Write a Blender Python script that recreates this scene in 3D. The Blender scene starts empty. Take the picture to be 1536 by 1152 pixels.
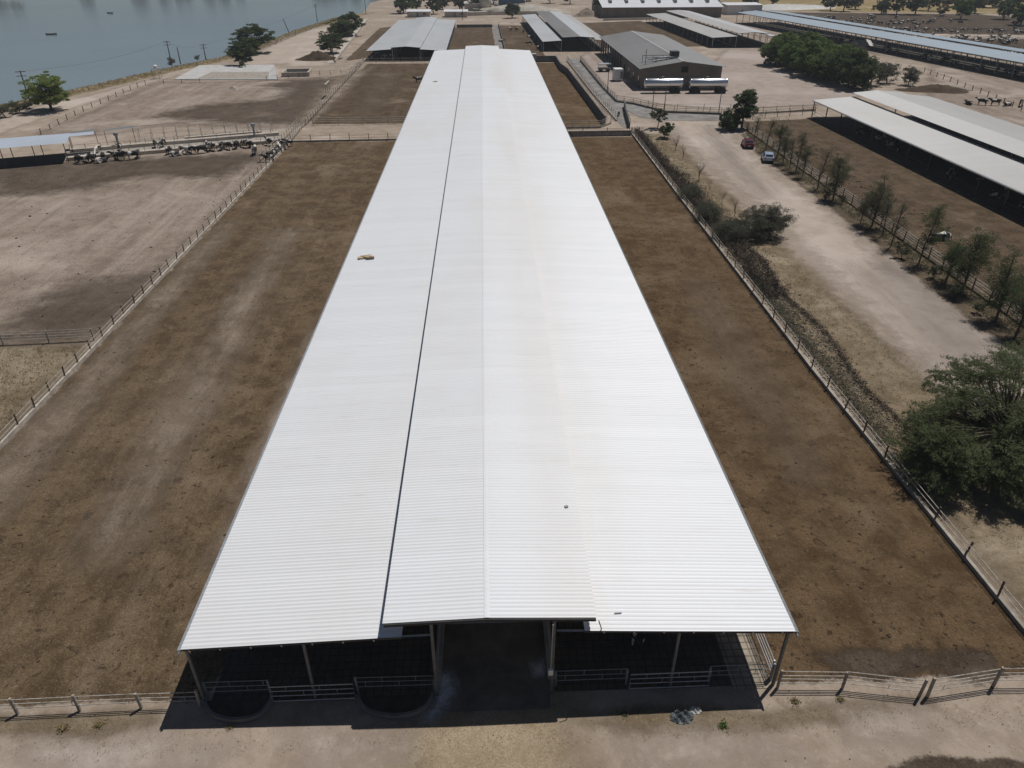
import bpy, bmesh, math, random
import numpy as np
from mathutils import Vector
R = math.radians
rng = np.random.default_rng(7); random.seed(7)
sc = bpy.context.scene
C = sc.collection

# ------------------------------------------------------------------ camera, sky, sun, exposure
cam = bpy.data.cameras.new('camera'); cam_o = bpy.data.objects.new('camera', cam); C.objects.link(cam_o)
cam.sensor_width = 36; cam.lens = 25.31; cam.clip_end = 5000; cam.clip_start = .1
cam_o.location = (0, 0, 31); cam_o.rotation_euler = (R(90-31.507), 0, R(-2.125))
sc.camera = cam_o
SUN = Vector((1.35, 1.2, 4.0)).normalized()
w = bpy.data.worlds.new('World'); sc.world = w; w.use_nodes = True
wn = w.node_tree.nodes; wl = w.node_tree.links
sky = wn.new('ShaderNodeTexSky'); sky.sky_type = 'NISHITA'; sky.sun_disc = False
sky.sun_elevation = math.asin(SUN.z); sky.sun_rotation = math.atan2(SUN.x, SUN.y)
sky.dust_density = 2.0; sky.altitude = 1800
wn['Background'].inputs[1].default_value = 0.05
wl.new(sky.outputs[0], wn['Background'].inputs[0])
sl = bpy.data.lights.new('sun', 'SUN'); sl.energy = 4.9; sl.angle = R(.53); sl.color = (1, .965, .92)
so = bpy.data.objects.new('sun', sl); C.objects.link(so); so.rotation_euler = SUN.to_track_quat('Z', 'Y').to_euler()
so.location = (60, 60, 150)
sc.cycles.max_bounces = 6; sc.cycles.diffuse_bounces = 3; sc.cycles.glossy_bounces = 3; sc.cycles.transmission_bounces = 3; sc.cycles.transparent_max_bounces = 10
sc.view_settings.view_transform = 'Standard'; sc.view_settings.look = 'None'
sc.view_settings.exposure = -0.52; sc.view_settings.gamma = 1; sc.view_settings.use_curve_mapping = False

# ------------------------------------------------------------------ node helpers
class NT:
    def __init__(s, m):
        s.nt = m.node_tree; s.n = s.nt.nodes; s.l = s.nt.links
    def new(s, t, **k):
        x = s.n.new(t)
        for a, b in k.items(): setattr(x, a, b)
        return x
    def put(s, sock, v):
        if isinstance(v, bpy.types.NodeSocket): s.l.new(v, sock)
        else: sock.default_value = v
    def pos(s, scale=(1, 1, 1), rot=0, obj=False, off=None):
        if obj: p = s.new('ShaderNodeTexCoord').outputs['Object']
        else: p = s.new('ShaderNodeNewGeometry').outputs['Position']
        m = s.new('ShaderNodeMapping'); s.l.new(p, m.inputs[0])
        m.inputs['Scale'].default_value = scale; m.inputs['Rotation'].default_value = (0, 0, rot)
        if off is not None: s.put(m.inputs['Location'], off)
        return m.outputs[0]
    def noise(s, p, scale, detail=4, rough=.55, dist=0):
        x = s.new('ShaderNodeTexNoise'); s.l.new(p, x.inputs['Vector'])
        x.inputs['Scale'].default_value = scale; x.inputs['Detail'].default_value = detail
        x.inputs['Roughness'].default_value = rough; x.inputs['Distortion'].default_value = dist
        return x.outputs['Fac']
    def ramp(s, f, a, b, va=0., vb=1.):
        x = s.new('ShaderNodeMapRange', clamp=True, interpolation_type='SMOOTHSTEP'); s.put(x.inputs[0], f)
        for i, v in enumerate((a, b, va, vb)): x.inputs[i+1].default_value = v
        return x.outputs[0]
    def mix(s, f, a, b, mode='MIX'):
        x = s.new('ShaderNodeMix', data_type='RGBA', blend_type=mode)
        s.put(x.inputs[0], f)
        for k, v in ((6, a), (7, b)):
            if isinstance(v, tuple) and len(v) == 3: v = v+(1,)
            s.put(x.inputs[k], v)
        return x.outputs[2]
    def math(s, op, a, b=0.):
        x = s.new('ShaderNodeMath', operation=op); s.put(x.inputs[0], a); s.put(x.inputs[1], b); return x.outputs[0]
    def bump(s, h, strength, dist):
        x = s.new('ShaderNodeBump'); s.l.new(h, x.inputs['Height'])
        x.inputs['Strength'].default_value = strength; x.inputs['Distance'].default_value = dist
        return x.outputs[0]
MATS = {}
def newmat(name):
    m = bpy.data.materials.new(name); m.use_nodes = True; MATS[name] = m
    return m, NT(m), m.node_tree.nodes['Principled BSDF']
def plain(name, col, rough=.7, metal=0., var=.25, scale=3., spec=.5, dirt=None, bump=0.):
    m, t, b = newmat(name)
    p = t.pos()
    f = t.noise(p, scale, 6, .65)
    dk = tuple(c*(1-var) for c in col); lt = tuple(min(1, c*(1+var*.6)) for c in col)
    c = t.mix(t.ramp(f, .3, .7), dk, lt)
    if dirt: c = t.mix(t.ramp(t.noise(p, scale*.35, 5, .7), .5, .75), c, dirt)
    t.l.new(c, b.inputs['Base Color']); b.inputs['Roughness'].default_value = rough; b.inputs['Metallic'].default_value = metal
    b.inputs['Specular IOR Level'].default_value = spec
    if bump: t.l.new(t.bump(f, .6, bump), b.inputs['Normal'])
    return m
def soil_nodes(t, dark, mid, light, streak=0., rot=0., patch=.06, lightness=.5, flecks=.5, seed=0., grain=1.):
    """world-space soil colour: patches, dry pale crust, trodden streaks, dung flecks"""
    p = t.pos(off=(seed*13.7, seed*7.1, 0))
    n1 = t.noise(p, patch, 4, .6, .6); n2 = t.noise(p, .42, 6, .70, .3); n3 = t.noise(p, 3.1, 4, .7)
    c = t.mix(t.ramp(n2, .38, .62), dark, mid)
    c = t.mix(t.ramp(n1, .62-lightness*.25, .86-lightness*.3), c, light)
    if streak:
        ps = t.pos(scale=(1, .075, 1), rot=rot, off=(seed*3.3, 0, 0))
        s1 = t.noise(ps, .30, 5, .72, .6)
        c = t.mix(t.math('MULTIPLY', t.ramp(s1, .42, .78), streak), c, light)
        ps2 = t.pos(scale=(1, .09, 1), rot=rot, off=(9+seed, 3, 0))
        s2 = t.noise(ps2, .5, 5, .65)
        c = t.mix(t.math('MULTIPLY', t.ramp(s2, .54, .74), streak*.8), c, tuple(x*.72 for x in dark))
    # speckle, clods and dung
    f2 = t.noise(p, 1.35, 4, .72, .5)
    c = t.mix(t.math('MULTIPLY', t.ramp(f2, .575, .66), flecks), c, tuple(x*.5 for x in dark))
    c = t.mix(t.math('MULTIPLY', t.ramp(n3, .54, .72), .6*min(1, grain+.2)), c, tuple(x*.62 for x in mid))
    c = t.mix(t.math('MULTIPLY', t.ramp(n3, .46, .25), .35), c, tuple(min(1, x*1.35) for x in light))
    if grain < .5:
        return c, n3
    n4 = t.noise(p, 10.5, 3, .7); n5 = t.noise(p, .19, 5, .72, 1.0)
    c = t.mix(t.math('MULTIPLY', t.ramp(n4, .5, .68), .7*grain), c, tuple(x*.5 for x in mid))
    c = t.mix(t.math('MULTIPLY', t.ramp(n4, .46, .3), .35*grain), c, tuple(min(1, x*1.25) for x in light))
    c = t.mix(t.math('MULTIPLY', t.ramp(n5, .55, .72), .55*grain), c, tuple(x*.85 for x in dark))
    vo = t.new('ShaderNodeTexVoronoi'); t.l.new(t.pos(scale=(1, .8, 1)), vo.inputs['Vector']); vo.inputs['Scale'].default_value = 2.6
    hoof = t.math('MULTIPLY', t.ramp(vo.outputs['Distance'], .20, .12), t.ramp(t.noise(p, .33, 2, .6), .48, .62))
    c = t.mix(t.math('MULTIPLY', hoof, flecks*.7), c, tuple(x*.62 for x in dark))
    hgt = t.math('ADD', n3, t.math('MULTIPLY', n4, .35))
    return c, hgt
GROUND = dict(dark=(.27, .215, .165), mid=(.345, .282, .225), light=(.43, .36, .30), patch=.06, lightness=.55, flecks=.12, grain=.3)
def soil(name, params, edge=None, rough=.95, bump=.20, extra=None, soft=.18, amax=1., stretch=1.):
    m, t, b = newmat(name)
    c, h = soil_nodes(t, **params)
    if extra: c = extra(t, c)
    if edge is not None:
        a = t.new('ShaderNodeAttribute', attribute_name='fade').outputs['Fac']
        gp = t.noise(t.pos(scale=(1, stretch, 1)), edge, 6, .75)
        f = t.ramp(t.math('ADD', a, t.math('MULTIPLY', t.math('SUBTRACT', gp, .5), 1.6)), .5-soft, .5+soft)
        t.l.new(t.math('MULTIPLY', f, amax), b.inputs['Alpha'])
    t.l.new(c, b.inputs['Base Color']); b.inputs['Roughness'].default_value = rough
    b.inputs['Specular IOR Level'].default_value = .15
    t.l.new(t.bump(h, .8, bump), b.inputs['Normal'])
    if edge is not None and amax == 1.:      # the same soil without a border, for a sheet's interior
        m['soft'] = soft; soil(name+'_solid', params, None, rough, bump, extra)
    return m

BROWN = dict(dark=(.064, .042, .024), mid=(.118, .080, .048), light=(.23, .175, .122), streak=.38, patch=.07, lightness=.32, flecks=.6)
soil('ground', GROUND, bump=.06)
soil('pen_soil_west', dict(BROWN, dark=(.078, .051, .027), mid=(.146, .100, .057), light=(.26, .197, .138), streak=.45, lightness=.34, flecks=.8, seed=0), edge=.6)
soil('pen_soil_east', dict(BROWN, dark=(.070, .042, .020), mid=(.134, .086, .045), light=(.205, .148, .094), streak=.3, lightness=.38, flecks=.9, seed=2), edge=.6)
soil('pen_soil_back', dict(BROWN, streak=.35, seed=4), edge=.6)
soil('pale_pen_soil', dict(dark=(.215, .165, .127), mid=(.30, .238, .19), light=(.45, .375, .315), streak=.75, rot=R(82), patch=.05, lightness=.6, flecks=.45, seed=5), edge=.25, soft=.5)
soil('dung_patch', dict(BROWN, dark=(.085, .063, .046), mid=(.12, .092, .07), light=(.2, .155, .12), seed=6), edge=.3, soft=.6)
soil('dry_grass', dict(dark=(.17, .128, .080), mid=(.265, .207, .138), light=(.36, .295, .21), patch=.12, lightness=.5, flecks=.25, grain=.6, seed=7), edge=.35, soft=.5)
soil('road_soil', dict(dark=(.36, .295, .24), mid=(.42, .35, .292), light=(.48, .41, .355), grain=.3, streak=.35, rot=R(3), patch=.05, lightness=.6, flecks=.06, seed=8), edge=.4, bump=.04, soft=.5)
soil('road_grey', dict(dark=(.25, .215, .192), mid=(.31, .27, .242), light=(.38, .335, .30), grain=.4, streak=.6, rot=R(8), patch=.08, lightness=.5, flecks=.12, seed=9), edge=.5, bump=.04, soft=.7, amax=.55, stretch=.12)
soil('yard_soil', dict(dark=(.30, .245, .21), mid=(.36, .30, .26), light=(.42, .36, .32), grain=.4, patch=.03, lightness=.6, flecks=.1, seed=10), edge=.3, bump=.03, soft=.5)
soil('verge_soil', dict(dark=(.085, .062, .038), mid=(.15, .112, .072), light=(.25, .20, .14), patch=.15, lightness=.4, flecks=.7, seed=11), edge=.5, soft=.4)
soil('apron_soil', dict(dark=(.29, .222, .145), mid=(.36, .285, .195), light=(.42, .355, .275), patch=.15, lightness=.5, flecks=.12, seed=12), edge=.25, bump=.05, soft=.6)
soil('wet_soil', dict(BROWN, dark=(.06, .043, .03), mid=(.09, .066, .047), light=(.14, .11, .08), seed=3), edge=.3)
soil('clod', dict(BROWN, dark=(.045, .030, .019), mid=(.075, .053, .035), light=(.13, .098, .07), seed=13), bump=.03)
soil('pale_track', dict(dark=(.18, .138, .099), mid=(.265, .208, .155), light=(.37, .30, .235), patch=.1, lightness=.6, flecks=.3, seed=17), edge=.9, soft=.62, amax=.9, stretch=.22)
soil('faint_track', dict(dark=(.14, .10, .066), mid=(.20, .15, .102), light=(.28, .218, .155), patch=.1, lightness=.6, flecks=.3, seed=17), edge=1.1, soft=.6, amax=.5, stretch=.2)
soil('yellow_field', dict(dark=(.22, .16, .07), mid=(.32, .245, .12), light=(.42, .34, .2), patch=.03, lightness=.5, flecks=.4, seed=14), edge=.1)
soil('shore_soil', dict(dark=(.17, .13, .07), mid=(.27, .21, .12), light=(.38, .31, .2), patch=.2, lightness=.5, flecks=.5, seed=15), edge=.4)

def grooved(name, col, pitch, gw):
    m, t, b = newmat(name)
    p = t.pos(); sp = t.new('ShaderNodeSeparateXYZ'); t.l.new(p, sp.inputs[0])
    ln = None
    for k in (0, 1):
        fr = t.math('FRACT', t.math('DIVIDE', sp.outputs[k], pitch))
        l = t.math('LESS_THAN', fr, gw); ln = l if ln is None else t.math('MAXIMUM', ln, l)
    n = t.noise(p, .8, 7, .7)
    c = t.mix(t.ramp(n, .3, .7), tuple(x*.65 for x in col), tuple(x*1.25 for x in col))
    c = t.mix(t.math('MULTIPLY', ln, .75), c, tuple(x*.35 for x in col))
    t.l.new(c, b.inputs['Base Color']); b.inputs['Roughness'].default_value = .9
    hh = t.math('SUBTRACT', t.math('MULTIPLY', n, .3), ln)
    t.l.new(t.bump(hh, 1, .03), b.inputs['Normal'])
grooved('grooved_concrete_shaded', (.075, .064, .052), .42, .14)  # manure-dark floor, with the shade under the roof put into the colour
grooved('grooved_concrete_sunlit', (.30, .255, .20), .42, .16)  # the same floor coloured pale for the strip the sun reaches
plain('concrete', (.35, .315, .27), .9, var=.3, scale=1.2, dirt=(.2, .17, .13), spec=.2, bump=.03)
plain('concrete_pale', (.50, .45, .385), .9, var=.25, scale=1.5, dirt=(.3, .26, .21), spec=.2)
plain('concrete_dark', (.17, .165, .16), .9, var=.3, scale=.8, dirt=(.1, .09, .075), spec=.2)
plain('manure_shade_floor', (.05, .042, .034), .9, var=.4, scale=1.5)  # manure tone, darkened to paint in the shade under the roofs
plain('lane_concrete', (.235, .222, .21), .75, var=.4, scale=.35, dirt=(.16, .13, .10), spec=.3)
plain('feed_lane_floor', (.15, .132, .112), .85, var=.35, scale=.5, dirt=(.13, .10, .07), spec=.2)
soil('lime', dict(dark=(.4, .4, .41), mid=(.6, .61, .63), light=(.75, .76, .78), patch=.5, lightness=.5, flecks=.1, seed=16), edge=1.8, bump=.02, soft=.7)
plain('galvanised', (.42, .44, .46), .5, .7, var=.2, scale=4)
plain('frame_paint', (.62, .60, .56), .6, .1, var=.2, scale=6)
plain('post_grey', (.15, .155, .16), .6, .3, var=.25, scale=4)
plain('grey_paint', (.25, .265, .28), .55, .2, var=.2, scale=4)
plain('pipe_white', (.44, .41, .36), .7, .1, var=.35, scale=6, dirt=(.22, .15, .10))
plain('pipe_dark', (.10, .09, .08), .6, .4, var=.3, scale=6, dirt=(.14, .08, .05))
plain('black_steel', (.03, .031, .034), .6, .2, var=.3)
plain('wood_post', (.14, .10, .07), .9, var=.35, scale=6)
plain('wood_pale', (.52, .40, .25), .8, var=.3, scale=8)
plain('bark', (.105, .082, .062), .95, var=.35, scale=5, bump=.02)
plain('twig', (.16, .13, .105), .95, var=.3, scale=5)
plain('rock', (.22, .175, .135), .95, var=.4, scale=2, bump=.03)
plain('tarp_grey', (.10, .115, .12), .5, var=.4, scale=6)
plain('tarp_white', (.50, .49, .47), .6, var=.15, scale=.5, dirt=(.42, .38, .32))
plain('tarp_tan', (.40, .37, .31), .8, var=.25, scale=.5)
plain('white_paint', (.74, .74, .72), .5, var=.08, scale=2)
plain('plaster', (.55, .50, .43), .85, var=.15, scale=1, dirt=(.36, .31, .25))
plain('blue_paint', (.05, .11, .19), .5, var=.25)
plain('rubber', (.022, .022, .023), .85, var=.2)
plain('car_red', (.115, .022, .032), .3, .25, var=.08)
plain('car_silver', (.36, .44, .56), .3, .35, var=.06)
plain('car_glass', (.02, .028, .035), .08, 0, var=.1, spec=.8)
plain('lamp_red', (.35, .02, .02), .3, var=.1)
plain('lamp_clear', (.6, .6, .6), .2, var=.1)
plain('tank_black', (.03, .032, .036), .5, var=.2)
plain('dark_void', (.02, .02, .02), .9)
plain('cloth_blue', (.05, .09, .16), .9); plain('skin', (.25, .14, .09), .7)
plain('hay', (.42, .33, .18), .95, var=.4, scale=6)
def steel():
    m, t, b = newmat('stainless'); p = t.pos()
    n = t.noise(t.pos(scale=(.6, 1, 8)), 2, 4, .6)
    t.l.new(t.mix(n, (.62, .64, .66), (.78, .79, .8)), b.inputs['Base Color'])
    b.inputs['Metallic'].default_value = 1; b.inputs['Roughness'].default_value = .3
steel()
def roofmat(name, col, stain, amt, rough=.45, sheet=1.0, axis=1):
    m, t, b = newmat(name); p = t.pos()
    n = t.noise(t.pos(scale=(1, .35, 1), off=(11, 0, 0)), .11, 5, .6); n2 = t.noise(t.pos(scale=(.25, 3, 1)), .9, 5, .65)
    c = t.mix(t.math('MULTIPLY', t.ramp(n, .42, .72), amt), col, stain)
    c = t.mix(t.math('MULTIPLY', t.ramp(n2, .5, .8), amt*.6), c, tuple(x*.8 for x in stain))
    # sheets a metre wide, each a touch different
    sp = t.new('ShaderNodeSeparateXYZ'); t.l.new(p, sp.inputs[0])
    fl = t.math('FLOOR', t.math('DIVIDE', sp.outputs[axis], sheet))
    wn_ = t.new('ShaderNodeTexWhiteNoise', noise_dimensions='1D'); t.l.new(fl, wn_.inputs['W'])
    k = t.ramp(wn_.outputs['Value'], 0, 1, .965, 1.0)
    c = t.mix(1.0, c, k, 'MULTIPLY')
    st = t.noise(t.pos(scale=(.16, 5.5, 1)), 1.1, 4, .6)
    c = t.mix(t.math('MULTIPLY', t.ramp(st, .66, .74), .5), c, (.46, .38, .29))
    lap = t.math('LESS_THAN', t.math('FRACT', t.math('DIVIDE', sp.outputs[axis], sheet*.94)), .03)
    c = t.mix(t.math('MULTIPLY', lap, .22), c, (.45, .44, .43))
    if name == 'roof_white':      # dust washed down beside the middle of the long roof
        band = t.math('MULTIPLY', t.ramp(sp.outputs[0], .6, 3.6), t.ramp(sp.outputs[0], 8.5, 4.9))
        band = t.math('MULTIPLY', band, t.ramp(t.noise(t.pos(scale=(1, .22, 1)), .12, 5, .65), .36, .62))
        c = t.mix(t.math('MULTIPLY', band, .3), c, (.62, .58, .52))
    sp2 = t.noise(p, 5.5, 4, .6)
    c = t.mix(t.math('MULTIPLY', t.ramp(sp2, .72, .8), .3), c, (.35, .3, .25))
    t.l.new(c, b.inputs['Base Color']); b.inputs['Roughness'].default_value = rough
    b.inputs['Specular IOR Level'].default_value = .4
roofmat('roof_white', (.745, .76, .785), (.70, .69, .67), .45)
roofmat('roof_white_warm', (.695, .705, .725), (.64, .615, .58), .6)
roofmat('roof_zinc', (.48, .50, .515), (.40, .41, .415), .6)
roofmat('roof_pale', (.43, .425, .415), (.37, .355, .335), .6)
roofmat('roof_blue', (.30, .37, .43), (.25, .29, .33), .5)
roofmat('roof_grey', (.215, .215, .215), (.165, .16, .155), .7)
roofmat('roof_skyblue', (.46, .52, .60), (.38, .42, .47), .5)
def brick():
    m, t, b = newmat('brick'); p = t.pos()
    sp = t.new('ShaderNodeSeparateXYZ'); t.l.new(p, sp.inputs[0]); cb = t.new('ShaderNodeCombineXYZ')
    t.l.new(t.math('ADD', sp.outputs[0], sp.outputs[1]), cb.inputs[0]); t.l.new(sp.outputs[2], cb.inputs[1])
    br = t.new('ShaderNodeTexBrick'); t.l.new(cb.outputs[0], br.inputs['Vector'])
    br.inputs['Color1'].default_value = (.15, .115, .092, 1); br.inputs['Color2'].default_value = (.19, .148, .12, 1)
    br.inputs['Mortar'].default_value = (.27, .23, .2, 1); br.inputs['Scale'].default_value = 1
    br.inputs['Brick Width'].default_value = .4; br.inputs['Row Height'].default_value = .2; br.inputs['Mortar Size'].default_value = .02
    n = t.noise(p, .3, 5, .6)
    c = t.mix(t.ramp(n, .35, .7), br.outputs[0], (.14, .115, .098))
    t.l.new(c, b.inputs['Base Color']); b.inputs['Roughness'].default_value = .95
brick()
def water():
    m, t, b = newmat('water')
    p = t.pos(scale=(1, .45, 1)); n = t.noise(p, .55, 4, .6); n2 = t.noise(t.pos(), .012, 3, .5)
    c = t.mix(t.ramp(n2, .3, .7), (.185, .225, .24), (.22, .265, .278))
    t.l.new(c, b.inputs['Base Color']); b.inputs['Roughness'].default_value = .12; b.inputs['IOR'].default_value = 1.33
    t.l.new(t.bump(n, .35, .12), b.inputs['Normal'])
water()
def leafmat(name, a, bcol, trans=.25):
    m, t, b = newmat(name)
    r = t.new('ShaderNodeNewGeometry').outputs['Random Per Island']
    n = t.noise(t.pos(), .5, 3)
    f = t.math('ADD', t.math('MULTIPLY', r, .6), t.math('MULTIPLY', n, .4))
    c = t.mix(f, a, bcol)
    t.l.new(c, b.inputs['Base Color']); b.inputs['Roughness'].default_value = .7; b.inputs['Specular IOR Level'].default_value = .2
    tr = t.new('ShaderNodeBsdfTranslucent'); t.l.new(c, tr.inputs[0])
    mx = t.new('ShaderNodeMixShader'); mx.inputs[0].default_value = trans
    t.l.new(b.outputs[0], mx.inputs[1]); t.l.new(tr.outputs[0], mx.inputs[2])
    t.l.new(mx.outputs[0], m.node_tree.nodes['Material Output'].inputs[0])
leafmat('leaf_mesquite', (.085, .108, .048), (.21, .24, .112), .5)
leafmat('leaf_dark', (.052, .075, .034), (.13, .165, .070), .4)
leafmat('leaf_green', (.078, .122, .036), (.185, .26, .084), .45)
leafmat('leaf_light', (.15, .20, .052), (.29, .35, .11), .45)
leafmat('leaf_olive', (.075, .080, .044), (.150, .155, .088), .35)
leafmat('leaf_grey', (.085, .090, .064), (.170, .172, .125), .35)
leafmat('leaf_dry', (.17, .13, .06), (.34, .28, .15))
def cowmat():
    m, t, b = newmat('cow_hide')
    oi = t.new('ShaderNodeObjectInfo').outputs['Random']
    cx = t.new('ShaderNodeCombineXYZ'); t.put(cx.inputs[0], t.math('MULTIPLY', oi, 40.)); t.put(cx.inputs[1], t.math('MULTIPLY', oi, 17.))
    n = t.noise(t.pos(obj=True, off=cx.outputs[0]), 1.15, 2, .4)
    th = t.math('SUBTRACT', n, t.math('MULTIPLY', t.math('SUBTRACT', oi, .5), .12))
    c = t.mix(t.ramp(th, .555, .58), (.016, .014, .013), (.62, .58, .52))
    t.l.new(c, b.inputs['Base Color']); b.inputs['Roughness'].default_value = .75
cowmat()
plain('cow_black', (.016, .014, .013), .7)
# ------------------------------------------------------------------ mesh helpers
def M(n): return MATS[n]
class MB:
    def __init__(s): s.v = []; s.f = []
    def add(s, vs, fs):
        k = len(s.v); s.v += [tuple(map(float, v)) for v in vs]; s.f += [tuple(i+k for i in f) for f in fs]; return s
    def box(s, x0, x1, y0, y1, z0, z1):
        return s.add([(x0,y0,z0),(x1,y0,z0),(x1,y1,z0),(x0,y1,z0),(x0,y0,z1),(x1,y0,z1),(x1,y1,z1),(x0,y1,z1)],
                     [(3,2,1,0),(4,5,6,7),(0,1,5,4),(1,2,6,5),(2,3,7,6),(3,0,4,7)])
    def tube(s, pts, r, n=6, cap=True):
        P = [Vector(p) for p in pts]; rr = r if hasattr(r, '__len__') else [r]*len(P)
        vs = []; fs = []
        for i, p in enumerate(P):
            d = (P[min(i+1, len(P)-1)]-P[max(i-1, 0)])
            d = d.normalized() if d.length > 1e-9 else Vector((0,0,1))
            a = Vector((0,0,1)) if abs(d.z) < .9 else Vector((1,0,0))
            u = d.cross(a).normalized(); v = d.cross(u)
            for k in range(n):
                t = 2*math.pi*k/n; vs.append(p+(u*math.cos(t)+v*math.sin(t))*rr[i])
        for i in range(len(P)-1):
            for k in range(n):
                a = i*n+k; b = i*n+(k+1) % n; fs.append((a, b, b+n, a+n))
        if cap: fs += [tuple(range(n-1, -1, -1)), tuple(range((len(P)-1)*n, len(P)*n))]
        return s.add(vs, fs)
    def lathe(s, prof, n=16, axis='z', c=(0,0,0), caps=True):
        vs = []; fs = []
        for (r, h) in prof:
            for k in range(n):
                t = 2*math.pi*k/n; a, b = r*math.cos(t), r*math.sin(t)
                q = (a, b, h) if axis == 'z' else ((h, a, b) if axis == 'x' else (b, h, a))
                vs.append((q[0]+c[0], q[1]+c[1], q[2]+c[2]))
        for i in range(len(prof)-1):
            for k in range(n):
                a = i*n+k; b = i*n+(k+1) % n; fs.append((a, b, b+n, a+n))
        if caps: fs += [tuple(range(n-1, -1, -1)), tuple(range((len(prof)-1)*n, len(prof)*n))]
        return s.add(vs, fs)
    def prism(s, poly, z0, z1):
        n = len(poly)
        return s.add([(x,y,z0) for x,y in poly]+[(x,y,z1) for x,y in poly],
                     [tuple(range(n-1,-1,-1)), tuple(range(n,2*n))]+[(i,(i+1)%n,(i+1)%n+n,i+n) for i in range(n)])
    def wall(s, pts, th, z0, z1):
        """a wall of even thickness along a polyline"""
        P = [Vector(p[:2]) for p in pts]; L = []; Rr = []
        for i, p in enumerate(P):
            a = (P[i]-P[i-1]).normalized() if i else (P[1]-P[0]).normalized()
            b = (P[i+1]-P[i]).normalized() if i < len(P)-1 else a
            m = (a+b).normalized(); n = Vector((-m.y, m.x)); k = th/2/max(.4, n.dot(Vector((-a.y, a.x))))
            L.append(p+n*k); Rr.append(p-n*k)
        n = len(P); vs = []
        for z in (z0, z1):
            for q in L: vs.append((q.x, q.y, z))
            for q in Rr: vs.append((q.x, q.y, z))
        fs = []
        for i in range(n-1):
            fs += [(2*n+i, 3*n+i, 3*n+i+1, 2*n+i+1), (i, i+1, n+i+1, n+i), (i, 2*n+i, 2*n+i+1, i+1), (n+i, n+i+1, 3*n+i+1, 3*n+i)]
        fs += [(0, n, 3*n, 2*n), (n-1, 3*n-1, 4*n-1, 2*n-1)]
        fs[-1] = (n-1, 2*n+n-1, 3*n+n-1, n+n-1)
        return s.add(vs, fs)
    def mesh(s, name, smooth=False):
        me = bpy.data.meshes.new(name); me.from_pydata(s.v, [], s.f); me.update()
        bm = bmesh.new(); bm.from_mesh(me); bmesh.ops.recalc_face_normals(bm, faces=bm.faces); bm.to_mesh(me); bm.free()
        if smooth: me.polygons.foreach_set('use_smooth', [True]*len(me.polygons))
        return me
    def build(s, name, mat, parent=None, loc=(0,0,0), smooth=False):
        return link(name, s.mesh(name, smooth), mat, parent, loc)
def link(name, me, mat, parent=None, loc=(0,0,0), rz=0):
    if mat and not me.materials: me.materials.append(M(mat))
    o = bpy.data.objects.new(name, me); C.objects.link(o); o.location = loc; o.rotation_euler = (0,0,rz)
    if parent: o.parent = parent
    return o
def tag(o, label=None, cat=None, group=None, kind=None):
    if label: o['label'] = label
    if cat: o['category'] = cat
    if group: o['group'] = group
    if kind: o['kind'] = kind
    return o
def thing(name, label, cat, loc=(0,0,0), rz=0, group=None):
    o = bpy.data.objects.new(name, None); C.objects.link(o); o.location = loc if len(loc) == 3 else (*loc, 0); o.rotation_euler = (0,0,rz)
    o.empty_display_size = .3
    return tag(o, label, cat, group)
def dup(root, loc, rz=0, scale=1., label=None, group=None, name=None):
    r = root.copy(); C.objects.link(r); r.location = loc if len(loc) == 3 else (*loc, 0); r.rotation_euler = (0,0,rz)
    r.scale = (scale,)*3 if not hasattr(scale, '__len__') else scale
    if name: r.name = name
    if label: r['label'] = label
    if group: r['group'] = group
    for ch in root.children:
        c = ch.copy(); C.objects.link(c); c.parent = r
        for g in ch.children:
            d = g.copy(); C.objects.link(d); d.parent = c
    return r
ORD = ['first','second','third','fourth','fifth','sixth','seventh','eighth','ninth','tenth','eleventh','twelfth','thirteenth','fourteenth','fifteenth','sixteenth','seventeenth','eighteenth','nineteenth','twentieth']
def struct(name, mb, mat, parent=None):
    o = mb.build(name, mat, parent); return tag(o, kind='structure') if not parent else o
def np_mesh(name, V, F):
    """V (n,3), F (m,4) quads"""
    V = np.asarray(V, np.float32); F = np.asarray(F, np.int32)
    me = bpy.data.meshes.new(name); me.vertices.add(len(V)); me.vertices.foreach_set('co', V.ravel())
    k = F.shape[1]; me.loops.add(F.size); me.loops.foreach_set('vertex_index', F.ravel())
    me.polygons.add(len(F)); me.polygons.foreach_set('loop_start', np.arange(0, F.size, k, dtype=np.int32))
    me.update(calc_edges=True); me.validate(); return me
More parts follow.
